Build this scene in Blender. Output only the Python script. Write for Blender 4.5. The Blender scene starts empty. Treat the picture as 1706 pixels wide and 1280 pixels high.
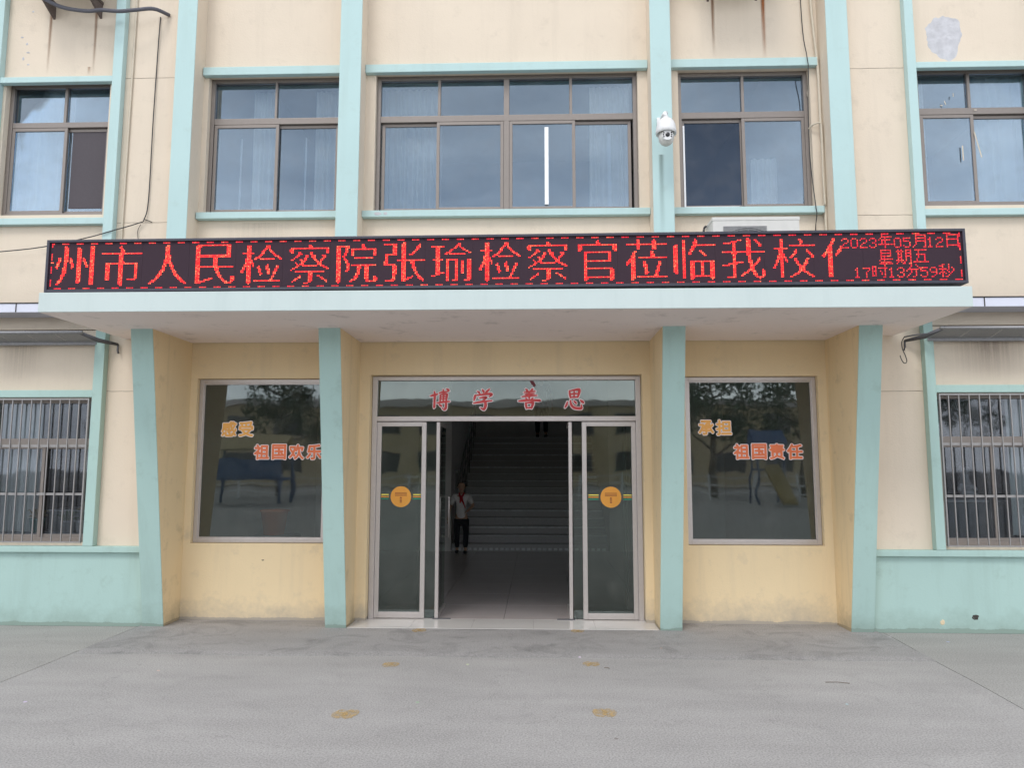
import bpy, bmesh, math, random
import numpy as np
from mathutils import Vector, Matrix, noise
random.seed(7)
R = math.radians
scene = bpy.context.scene
col = scene.collection

# ------------------------------------------------------------------ camera
EYE = (0.0, 0.0, 1.6)
pitch, yaw, roll = R(6.308), R(1.920), R(0.057)
fw = Vector((-math.sin(yaw)*math.cos(pitch), math.cos(yaw)*math.cos(pitch), math.sin(pitch)))
rt = Vector((math.cos(yaw), math.sin(yaw), 0)); up = rt.cross(fw)
rt, up = rt*math.cos(roll)+up*math.sin(roll), up*math.cos(roll)-rt*math.sin(roll)
cam_d = bpy.data.cameras.new('camera'); cam = bpy.data.objects.new('camera', cam_d); col.objects.link(cam)
cam.matrix_world = Matrix(((rt.x, up.x, -fw.x, EYE[0]), (rt.y, up.y, -fw.y, EYE[1]), (rt.z, up.z, -fw.z, EYE[2]), (0, 0, 0, 1)))
cam_d.sensor_width = 36; cam_d.lens = 36*1236/1706; cam_d.clip_end = 600; cam_d.clip_start = .05
scene.camera = cam

# ------------------------------------------------------------------ sky, sun, exposure
SUN_EL, SUN_AZ = R(52), R(200)      # sun behind the camera, a little to the left, veiled by cloud
w = bpy.data.worlds.new('World'); scene.world = w; w.use_nodes = True
nt = w.node_tree; nt.nodes.clear()
N = nt.nodes.new; L = nt.links.new
sky = N('ShaderNodeTexSky'); sky.sky_type = 'NISHITA'; sky.sun_disc = False
sky.sun_elevation = SUN_EL; sky.sun_rotation = SUN_AZ; sky.air_density = 1.0; sky.dust_density = 2.0
tc = N('ShaderNodeTexCoord'); mp = N('ShaderNodeMapping'); mp.inputs['Scale'].default_value = (1, 1, 2.6)
nz = N('ShaderNodeTexNoise'); nz.inputs['Scale'].default_value = 2.6; nz.inputs['Detail'].default_value = 7; nz.inputs['Roughness'].default_value = .55
L(tc.outputs['Generated'], mp.inputs['Vector']); L(mp.outputs['Vector'], nz.inputs['Vector'])
rp = N('ShaderNodeValToRGB'); rp.color_ramp.elements[0].position = .34; rp.color_ramp.elements[1].position = .66
rp.color_ramp.elements[0].color = (4.6, 5.1, 5.9, 1); rp.color_ramp.elements[1].color = (10.8, 11.0, 11.4, 1)
L(nz.outputs['Fac'], rp.inputs['Fac'])
mx = N('ShaderNodeMixRGB'); mx.inputs['Fac'].default_value = .85
L(sky.outputs['Color'], mx.inputs['Color1']); L(rp.outputs['Color'], mx.inputs['Color2'])
sx_ = N('ShaderNodeSeparateXYZ'); L(tc.outputs['Generated'], sx_.inputs[0])
hz = N('ShaderNodeMapRange'); hz.inputs['From Min'].default_value = 0; hz.inputs['From Max'].default_value = .45; hz.inputs['To Min'].default_value = 2.5; hz.inputs['To Max'].default_value = 1.0
L(sx_.outputs['Z'], hz.inputs['Value']); mh = N('ShaderNodeVectorMath'); mh.operation = 'SCALE'; L(mx.outputs['Color'], mh.inputs[0]); L(hz.outputs[0], mh.inputs['Scale'])
bg = N('ShaderNodeBackground'); bg.inputs['Strength'].default_value = .1
out = N('ShaderNodeOutputWorld'); L(mh.outputs[0], bg.inputs['Color']); L(bg.outputs['Background'], out.inputs['Surface'])
sd = bpy.data.lights.new('sun', 'SUN'); sd.energy = 1.0; sd.angle = R(20); sd.color = (1, .965, .92)
so = bpy.data.objects.new('sun', sd); col.objects.link(so); so.location = (-8, -15, 25)
sdir = Vector((math.sin(SUN_AZ)*math.cos(SUN_EL), math.cos(SUN_AZ)*math.cos(SUN_EL), math.sin(SUN_EL)))
so.rotation_euler = sdir.to_track_quat('Z', 'Y').to_euler()
vs = scene.view_settings; scene.display_settings.display_device = 'sRGB'
vs.view_transform = 'Standard'; vs.look = 'None'; vs.exposure = 0.56; vs.gamma = 1; vs.use_curve_mapping = False
try:
    scene.cycles.max_bounces = 8; scene.cycles.transparent_max_bounces = 16; scene.cycles.use_denoising = True
except Exception: pass

# ------------------------------------------------------------------ materials
def srgb(r, g, b):
    f = lambda c: (c/255/12.92) if c <= 10 else ((c/255+.055)/1.055)**2.4
    return (f(r), f(g), f(b))
class NT:
    def __init__(s, name):
        s.m = bpy.data.materials.new(name); s.m.use_nodes = True; s.t = s.m.node_tree; s.t.nodes.clear()
    def n(s, typ, ins=None, **kw):
        d = s.t.nodes.new(typ)
        for k, v in kw.items(): setattr(d, k, v)
        for k, v in (ins or {}).items():
            if isinstance(v, bpy.types.NodeSocket): s.t.links.new(v, d.inputs[k])
            else: d.inputs[k].default_value = v
        return d
def c4(c): return (c[0], c[1], c[2], 1)
def simple(name, colr, rough=.6, metal=0, bump=0, scale=40, var=.12, spec=.5):
    t = NT(name); g = t.n('ShaderNodeNewGeometry')
    nz = t.n('ShaderNodeTexNoise', {'Vector': g.outputs['Position'], 'Scale': scale, 'Detail': 5.0})
    hsv = t.n('ShaderNodeMixRGB', {'Fac': nz.outputs['Fac'], 'Color1': c4([x*(1-var) for x in colr]), 'Color2': c4([min(1, x*(1+var)) for x in colr])})
    p = t.n('ShaderNodeBsdfPrincipled', {'Base Color': hsv.outputs[0], 'Roughness': rough, 'Metallic': metal, 'Specular IOR Level': spec})
    if bump:
        b = t.n('ShaderNodeBump', {'Height': nz.outputs['Fac'], 'Strength': bump, 'Distance': .01}); t.t.links.new(b.outputs[0], p.inputs['Normal'])
    o = t.n('ShaderNodeOutputMaterial', {'Surface': p.outputs[0]}); return t.m
def plaster(name, base, dirt, amt=.5, streak=.35, low=0.0, bump=.25, var=.06, top=0.0):
    """painted render: patchy tone, vertical dirt runs, fine trowel relief; low = splash dirt near the ground"""
    t = NT(name); g = t.n('ShaderNodeNewGeometry'); P = g.outputs['Position']
    n1 = t.n('ShaderNodeTexNoise', {'Vector': P, 'Scale': 1.3, 'Detail': 6.0, 'Roughness': .6})
    c1 = t.n('ShaderNodeMixRGB', {'Fac': n1.outputs['Fac'], 'Color1': c4([x*(1-var) for x in base]), 'Color2': c4([x*(1+var) for x in base])})
    mpg = t.n('ShaderNodeMapping', {'Vector': P, 'Scale': (6.3, 6.3, .45)})
    n2 = t.n('ShaderNodeTexNoise', {'Vector': mpg.outputs[0], 'Scale': 1.0, 'Detail': 6.0, 'Roughness': .65})
    r2 = t.n('ShaderNodeMapRange', {'Value': n2.outputs['Fac'], 'From Min': .52, 'From Max': .78, 'To Max': streak})
    n3 = t.n('ShaderNodeTexNoise', {'Vector': P, 'Scale': 5.0, 'Detail': 8.0, 'Roughness': .7})
    r3 = t.n('ShaderNodeMapRange', {'Value': n3.outputs['Fac'], 'From Min': .56, 'From Max': .74, 'To Max': amt})
    mxx = t.n('ShaderNodeMath', {0: r2.outputs[0], 1: r3.outputs[0]}, operation='MAXIMUM')
    fac = mxx.outputs[0]
    if low:
        sp = t.n('ShaderNodeSeparateXYZ', {'Vector': P})
        zr = t.n('ShaderNodeMapRange', {'Value': sp.outputs['Z'], 'From Min': 0.0, 'From Max': .75, 'To Min': 1.0, 'To Max': 0.0})
        n4 = t.n('ShaderNodeTexNoise', {'Vector': P, 'Scale': 3.4, 'Detail': 9.0, 'Roughness': .72})
        ad = t.n('ShaderNodeMath', {0: zr.outputs[0], 1: n4.outputs['Fac']}, operation='ADD')
        r4 = t.n('ShaderNodeMapRange', {'Value': ad.outputs[0], 'From Min': 1.15, 'From Max': 1.62, 'To Max': low})
        m4 = t.n('ShaderNodeMath', {0: r4.outputs[0], 1: fac}, operation='MAXIMUM'); fac = m4.outputs[0]
        # grimy, eroded foot of the wall
        r5 = t.n('ShaderNodeMath', {0: n4.outputs['Fac'], 1: .080}, operation='MULTIPLY')
        r6 = t.n('ShaderNodeMath', {0: sp.outputs['Z'], 1: r5.outputs[0]}, operation='LESS_THAN')
        r7 = t.n('ShaderNodeMath', {0: r6.outputs[0], 1: .9}, operation='MULTIPLY')
        m5 = t.n('ShaderNodeMath', {0: r7.outputs[0], 1: fac}, operation='MAXIMUM'); fac = m5.outputs[0]
    c2 = t.n('ShaderNodeMixRGB', {'Fac': fac, 'Color1': c1.outputs[0], 'Color2': c4(dirt)})
    nb = t.n('ShaderNodeTexNoise', {'Vector': P, 'Scale': 55.0, 'Detail': 6.0, 'Roughness': .6})
    nb2 = t.n('ShaderNodeTexNoise', {'Vector': P, 'Scale': 2.2, 'Detail': 3.0})
    sm = t.n('ShaderNodeMath', {0: nb2.outputs['Fac'], 1: 4.0, 2: nb.outputs['Fac']}, operation='MULTIPLY_ADD')
    b = t.n('ShaderNodeBump', {'Height': sm.outputs[0], 'Strength': bump, 'Distance': .006})
    p = t.n('ShaderNodeBsdfPrincipled', {'Base Color': c2.outputs[0], 'Roughness': .85, 'Normal': b.outputs[0], 'Specular IOR Level': .3})
    t.n('ShaderNodeOutputMaterial', {'Surface': p.outputs[0]}); return t.m
def glass(name, tint, refl, gtint=(1, 1, 1), rough=.0, wob=.02):
    t = NT(name); g = t.n('ShaderNodeNewGeometry')
    nz = t.n('ShaderNodeTexNoise', {'Vector': g.outputs['Position'], 'Scale': 1.7, 'Detail': 2.0})
    b = t.n('ShaderNodeBump', {'Height': nz.outputs['Fac'], 'Strength': wob, 'Distance': .05})
    fr = t.n('ShaderNodeFresnel', {'IOR': 1.5, 'Normal': b.outputs[0]})
    f2 = t.n('ShaderNodeMath', {0: fr.outputs[0], 1: refl}, operation='ADD', use_clamp=True)
    tr = t.n('ShaderNodeBsdfTransparent', {'Color': c4(tint)})
    gl = t.n('ShaderNodeBsdfGlossy', {'Color': c4(gtint), 'Roughness': rough, 'Normal': b.outputs[0]})
    # dust on the pane
    df = t.n('ShaderNodeBsdfDiffuse', {'Color': (.45, .43, .4, 1)})
    n2 = t.n('ShaderNodeTexNoise', {'Vector': g.outputs['Position'], 'Scale': 6.0, 'Detail': 7.0})
    r2 = t.n('ShaderNodeMapRange', {'Value': n2.outputs['Fac'], 'From Min': .45, 'From Max': .8, 'To Min': .008, 'To Max': .06})
    m1 = t.n('ShaderNodeMixShader', {0: f2.outputs[0], 1: tr.outputs[0], 2: gl.outputs[0]})
    m2 = t.n('ShaderNodeMixShader', {0: r2.outputs[0], 1: m1.outputs[0], 2: df.outputs[0]})
    t.n('ShaderNodeOutputMaterial', {'Surface': m2.outputs[0]}); return t.m
def emit(name, c, s):
    t = NT(name)
    oi = t.n('ShaderNodeNewGeometry')
    nz = t.n('ShaderNodeTexWhiteNoise', {'Vector': oi.outputs['Position']})
    nz2 = t.n('ShaderNodeTexNoise', {'Vector': oi.outputs['Position'], 'Scale': 60.0})
    rr = t.n('ShaderNodeMapRange', {'Value': nz2.outputs['Fac'], 'From Min': .4, 'From Max': .65, 'To Min': s*.75, 'To Max': s*1.35})
    nc = t.n('ShaderNodeTexNoise', {'Vector': oi.outputs['Position'], 'Scale': 95.0})
    rc = t.n('ShaderNodeMapRange', {'Value': nc.outputs['Fac'], 'From Min': .53, 'From Max': .68, 'To Max': .8})
    cc = t.n('ShaderNodeMixRGB', {'Fac': rc.outputs[0], 'Color1': c4(c), 'Color2': (1, .30, .13, 1)})
    e = t.n('ShaderNodeEmission', {'Color': cc.outputs[0], 'Strength': rr.outputs[0]})
    t.n('ShaderNodeOutputMaterial', {'Surface': e.outputs[0]}); return t.m
def stain(name, c, x0, x1, z0, z1, dens):
    """alpha-faded run of colour inside its own sheet"""
    t = NT(name); g = t.n('ShaderNodeNewGeometry'); sp = t.n('ShaderNodeSeparateXYZ', {'Vector': g.outputs['Position']})
    mpg = t.n('ShaderNodeMapping', {'Vector': g.outputs['Position'], 'Scale': (60, 60, 1.5)})
    nz = t.n('ShaderNodeTexNoise', {'Vector': mpg.outputs[0], 'Scale': 1.0, 'Detail': 4.0})
    xc, hw = (x0+x1)/2, (x1-x0)/2
    dx = t.n('ShaderNodeMath', {0: sp.outputs['X'], 1: xc}, operation='SUBTRACT'); ax = t.n('ShaderNodeMath', {0: dx.outputs[0]}, operation='ABSOLUTE')
    fx = t.n('ShaderNodeMapRange', {'Value': ax.outputs[0], 'From Min': 0.0, 'From Max': hw, 'To Min': 1.0, 'To Max': 0.0}, interpolation_type='SMOOTHSTEP')
    fz = t.n('ShaderNodeMapRange', {'Value': sp.outputs['Z'], 'From Min': z0, 'From Max': z1, 'To Min': 0.0, 'To Max': 1.0})
    a = t.n('ShaderNodeMath', {0: fx.outputs[0], 1: fz.outputs[0]}, operation='MULTIPLY')
    a2 = t.n('ShaderNodeMath', {0: a.outputs[0], 1: nz.outputs['Fac']}, operation='MULTIPLY')
    a3 = t.n('ShaderNodeMath', {0: a2.outputs[0], 1: dens}, operation='MULTIPLY', use_clamp=True)
    p = t.n('ShaderNodeBsdfDiffuse', {'Color': c4(c)}); tr = t.n('ShaderNodeBsdfTransparent')
    m = t.n('ShaderNodeMixShader', {0: a3.outputs[0], 1: tr.outputs[0], 2: p.outputs[0]})
    t.n('ShaderNodeOutputMaterial', {'Surface': m.outputs[0]}); return t.m

M = {}
M['cream'] = plaster('cream_plaster', (.675, .585, .475), (.43, .37, .30), amt=.30, streak=.20, bump=.4)
M['cream_bounce'] = plaster('cream_plaster_bounce_lit', (.75, .605, .385), (.34, .31, .27), amt=.30, streak=.18, low=.8, bump=.35)  # same cream, raised and yellowed to carry warm bounce light in the recess
M['cream_side_bounce'] = plaster('cream_plaster_fin_bounce_lit', (.76, .60, .37), (.30, .25, .17), amt=.35, streak=.35, low=.85)  # fin sides: warm bounce light under the canopy tinted into the cream
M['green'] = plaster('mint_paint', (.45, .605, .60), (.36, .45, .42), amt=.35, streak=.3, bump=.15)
M['green_shaded'] = plaster('mint_paint_shaded', (.375, .525, .49), (.22, .29, .25), amt=.38, streak=.25, low=.65, bump=.2)  # same mint, darkened and greened in the colour for weaker light low down
M['fascia'] = plaster('mint_paint_fascia', (.53, .61, .60), (.42, .50, .50), amt=.15, streak=.35, bump=.15)
M['soffit'] = plaster('soffit_plaster', (.83, .735, .70), (.28, .25, .23), amt=.45, streak=.0, bump=.12)
M['bronze'] = simple('bronze_aluminium', (.235, .205, .185), .42, .35, .0, 30, .08)
M['silver'] = simple('silver_aluminium', (.52, .48, .46), .42, .6, 0, 25, .08)
M['steel'] = simple('grey_steel', (.27, .27, .28), .5, .5, .1, 60, .25)
M['dark_steel'] = simple('dark_steel', (.10, .10, .11), .5, .4, .1, 60, .3)
M['bar'] = simple('galvanised_bar', (.30, .29, .285), .45, .5, .1, 80, .25)
M['rust'] = simple('rusty_bracket', (.12, .09, .08), .8, .1, .3, 60, .4)
M['glass_up'] = glass('upper_glass', (.76, .80, .82), .135, (.70, .85, 1), .012, .035)
M['glass_low'] = glass('lower_glass', (.70, .76, .75), .03, (.95, 1, 1), .02, .03)
M['glass_door'] = glass('door_glass', (.60, .68, .64), .03, (.95, 1, .98), .02, .03)
M['glass_dark'] = glass('dark_upper_glass', (.50, .56, .62), .015, (.6, .75, 1), .012, .03)
M['glass_barred'] = glass('barred_glass', (.72, .76, .78), .0, (.9, .92, 1), .03, .05)
M['white'] = simple('white_plastic', (.72, .72, .72), .35, 0, 0, 20, .04)
M['ac_white'] = simple('ac_casing', (.60, .59, .56), .45, 0, 0, 15, .08)
M['black'] = simple('black_rubber', (.03, .03, .032), .5, 0, .1, 60, .2)
M['hose'] = simple('hose_tape', (.10, .10, .12), .7, 0, .4, 90, .2)
M['pvc'] = simple('cream_pipe', (.56, .50, .40), .5, 0, 0, 20, .1)
M['lens'] = simple('lens_glass', (.012, .012, .015), .08)
M['screen'] = simple('led_screen', (.042, .025, .036), .75, 0, .3, 300, .25, .2)
M['led_frame'] = simple('led_frame', (.045, .045, .062), .45, .3, 0, 40, .2)
M['led'] = emit('led_red', (1.0, .026, .032), 1.9)
M['led_dim'] = emit('led_red_dim', (1.0, .03, .06), 1.0)
M['lav'] = simple('lavender_tile', (.62, .64, .74), .35, 0, 0, 8, .06)
M['darkline'] = simple('dark_joint', (.05, .045, .04), .9)
M['insect_screen'] = simple('insect_screen', (.085, .075, .085), .9, 0, .3, 200, .3)
M['crack'] = simple('crack', (.22, .18, .14), .9)
M['render_grey'] = simple('bare_render', (.50, .50, .525), .95, 0, .9, 16, .28)
M['tile'] = simple('white_floor_tile', (.60, .58, .56), .16, 0, .0, 3, .07)
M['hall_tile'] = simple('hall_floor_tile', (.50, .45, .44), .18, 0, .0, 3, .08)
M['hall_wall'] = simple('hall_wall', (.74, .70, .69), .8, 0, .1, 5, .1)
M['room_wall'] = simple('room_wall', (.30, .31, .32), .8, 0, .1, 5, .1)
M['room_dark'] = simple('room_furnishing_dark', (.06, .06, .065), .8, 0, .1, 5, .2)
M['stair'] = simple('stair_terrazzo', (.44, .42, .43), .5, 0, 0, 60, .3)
M['nosing'] = simple('stair_nosing', (.66, .66, .72), .5, 0, 0, 12, .5)
M['curtain'] = simple('sheer_curtain', (.86, .85, .81), .9, 0, 0, 10, .08)
M['pale_strip'] = simple('pale_strip_white', (.85, .87, .9), .5, 0, 0, 5, .02)
M['red_letter'] = simple('red_film', (.62, .07, .075), .6, 0, 0, 12, .15)
M['white_film'] = simple('white_film', (.85, .79, .80), .6, 0, 0, 12, .08)
M['orange_film'] = simple('orange_film', (.85, .43, .11), .6, 0, 0, 8, .15)
M['coral_film'] = simple('coral_film', (.80, .20, .08), .6, 0, 0, 8, .15)
M['sticker'] = simple('sticker_orange', (.80, .36, .05), .5, 0, 0, 5, .1)
M['sticker_ink'] = simple('sticker_ink', (.28, .06, .03), .6)
M['yellow_film'] = simple('yellow_film', (.85, .75, .12), .5)
M['green_film'] = simple('green_film', (.02, .28, .16), .5)
M['skin'] = simple('skin', (.50, .30, .21), .55, 0, 0, 20, .06)
M['shirt'] = simple('white_shirt', (.80, .74, .74), .9, 0, .2, 60, .06)
M['maroon'] = simple('maroon_paper', (.16, .04, .05), .8)
M['scarf'] = simple('red_scarf', (.45, .015, .03), .8)
M['trouser'] = simple('dark_trousers', (.02, .02, .025), .9, 0, .2, 60, .2)
M['hair'] = simple('black_hair', (.012, .010, .010), .5, 0, .5, 120, .3)
M['leaf'] = simple('leaf', (.06, .11, .05), .7, 0, 0, .8, .45)
M['bark'] = simple('bark', (.12, .09, .06), .9, 0, .6, 12, .3)
M['pot_teal'] = simple('teal_pot', (.20, .42, .38), .4)
M['pot_white'] = simple('white_pot', (.6, .57, .57), .4)
M['straw'] = simple('straw', (.38, .28, .15), .9, 0, .5, 80, .3)
M['blue_paint'] = simple('blue_paint', (.03, .09, .22), .5, 0, 0, 5, .15)
M['yellow_paint'] = simple('yellow_paint', (.30, .22, .07), .5)
M['yard_wall'] = plaster('yard_building_paint', (.60, .48, .30), (.3, .25, .2), amt=.3)
M['grey_board'] = simple('grey_board', (.22, .23, .24), .7)

def concrete(name, base, dark, worn):
    t = NT(name); g = t.n('ShaderNodeNewGeometry'); P = g.outputs['Position']
    n1 = t.n('ShaderNodeTexNoise', {'Vector': P, 'Scale': .55, 'Detail': 8.0, 'Roughness': .62, 'Distortion': .6})
    r1 = t.n('ShaderNodeMapRange', {'Value': n1.outputs['Fac'], 'From Min': .35, 'From Max': .68})
    c1 = t.n('ShaderNodeMixRGB', {'Fac': r1.outputs[0], 'Color1': c4([x*.93 for x in base]), 'Color2': c4([x*1.06 for x in base])})
    n2 = t.n('ShaderNodeTexNoise', {'Vector': P, 'Scale': 2.3, 'Detail': 9.0, 'Roughness': .7, 'Distortion': 1.2})
    r2 = t.n('ShaderNodeMapRange', {'Value': n2.outputs['Fac'], 'From Min': .50, 'From Max': .72, 'To Max': worn})
    c2 = t.n('ShaderNodeMixRGB', {'Fac': r2.outputs[0], 'Color1': c1.outputs[0], 'Color2': c4(dark)})
    n3 = t.n('ShaderNodeTexNoise', {'Vector': P, 'Scale': 90.0, 'Detail': 3.0})
    r3 = t.n('ShaderNodeMapRange', {'Value': n3.outputs['Fac'], 'From Min': .3, 'From Max': .7, 'To Min': .72, 'To Max': 1.26})
    c3 = t.n('ShaderNodeMixRGB', {'Fac': 1.0, 'Color1': c2.outputs[0], 'Color2': r3.outputs[0]}, blend_type='MULTIPLY')
    # sparse pale droppings and dark specks
    v = t.n('ShaderNodeTexVoronoi', {'Vector': P, 'Scale': 2.4, 'Randomness': 1.0})
    vr = t.n('ShaderNodeMath', {0: v.outputs['Distance'], 1: .035}, operation='LESS_THAN')
    vm = t.n('ShaderNodeMath', {0: vr.outputs[0], 1: .5}, operation='MULTIPLY')
    c5 = t.n('ShaderNodeMixRGB', {'Fac': vm.outputs[0], 'Color1': c3.outputs[0], 'Color2': v.outputs['Color']})
    # small dark spots and hairline cracks
    dn = t.n('ShaderNodeTexNoise', {'Vector': P, 'Scale': 7.0, 'Detail': 4.0})
    dv = t.n('ShaderNodeVectorMath', {0: dn.outputs['Color'], 'Scale': .10}, operation='SCALE')
    pv = t.n('ShaderNodeVectorMath', {0: P, 1: dv.outputs[0]}, operation='ADD')
    v2 = t.n('ShaderNodeTexVoronoi', {'Vector': pv.outputs[0], 'Scale': 1.35})
    v2m = t.n('ShaderNodeMapRange', {'Value': v2.outputs['Distance'], 'From Min': .03, 'From Max': .055, 'To Min': .55, 'To Max': 0.0})
    c51 = t.n('ShaderNodeMixRGB', {'Fac': v2m.outputs[0], 'Color1': c5.outputs[0], 'Color2': c4(dark)})
    dn3 = t.n('ShaderNodeTexNoise', {'Vector': P, 'Scale': 1.4, 'Detail': 7.0, 'Roughness': .6})
    dv3 = t.n('ShaderNodeVectorMath', {0: dn3.outputs['Color'], 'Scale': 1.2}, operation='SCALE')
    pv3 = t.n('ShaderNodeVectorMath', {0: P, 1: dv3.outputs[0]}, operation='ADD')
    v3 = t.n('ShaderNodeTexVoronoi', {'Vector': pv3.outputs[0], 'Scale': .33}, feature='DISTANCE_TO_EDGE')
    v3m = t.n('ShaderNodeMapRange', {'Value': v3.outputs['Distance'], 'From Min': .0005, 'From Max': .0016, 'To Min': .38, 'To Max': 0.0})
    c52 = t.n('ShaderNodeMixRGB', {'Fac': v3m.outputs[0], 'Color1': c51.outputs[0], 'Color2': c4([x*.6 for x in dark])})
    sat = t.n('ShaderNodeHueSaturation', {'Saturation': .55, 'Color': c52.outputs[0]})
    # long soft cleaning / tyre sweeps
    mpg = t.n('ShaderNodeMapping', {'Vector': P, 'Scale': (.5, 2.6, 1), 'Rotation': (0, 0, .25)})
    n6 = t.n('ShaderNodeTexNoise', {'Vector': mpg.outputs[0], 'Scale': 1.6, 'Detail': 6.0})
    r6 = t.n('ShaderNodeMapRange', {'Value': n6.outputs['Fac'], 'From Min': .3, 'From Max': .7, 'To Min': .93, 'To Max': 1.06})
    c6 = t.n('ShaderNodeMixRGB', {'Fac': 1.0, 'Color1': sat.outputs[0], 'Color2': r6.outputs[0]}, blend_type='MULTIPLY')
    b = t.n('ShaderNodeBump', {'Height': n3.outputs['Fac'], 'Strength': .25, 'Distance': .004})
    p = t.n('ShaderNodeBsdfPrincipled', {'Base Color': c6.outputs[0], 'Roughness': .8, 'Normal': b.outputs[0], 'Specular IOR Level': .35})
    t.n('ShaderNodeOutputMaterial', {'Surface': p.outputs[0]}); return t.m
M['concrete'] = concrete('concrete', (.338, .320, .303), (.255, .243, .232), .42)
M['concrete_side'] = concrete('concrete_side', (.325, .312, .285), (.27, .26, .24), .3)
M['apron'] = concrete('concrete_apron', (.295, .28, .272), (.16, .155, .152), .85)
M['earth'] = simple('yard_surface', (.32, .31, .30), .95, 0, .3, 2, .2)
M['worn_yellow'] = None
t = NT('worn_yellow_paint'); g = t.n('ShaderNodeNewGeometry')
nz = t.n('ShaderNodeTexNoise', {'Vector': g.outputs['Position'], 'Scale': 28.0, 'Detail': 6.0, 'Roughness': .7})
rr = t.n('ShaderNodeMapRange', {'Value': nz.outputs['Fac'], 'From Min': .36, 'From Max': .58, 'To Min': .05, 'To Max': .62})
d1 = t.n('ShaderNodeBsdfDiffuse', {'Color': (.52, .37, .17, 1)}); d2 = t.n('ShaderNodeBsdfTransparent')
mm = t.n('ShaderNodeMixShader', {0: rr.outputs[0], 1: d2.outputs[0], 2: d1.outputs[0]}); t.n('ShaderNodeOutputMaterial', {'Surface': mm.outputs[0]})
M['worn_yellow'] = t.m

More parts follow.
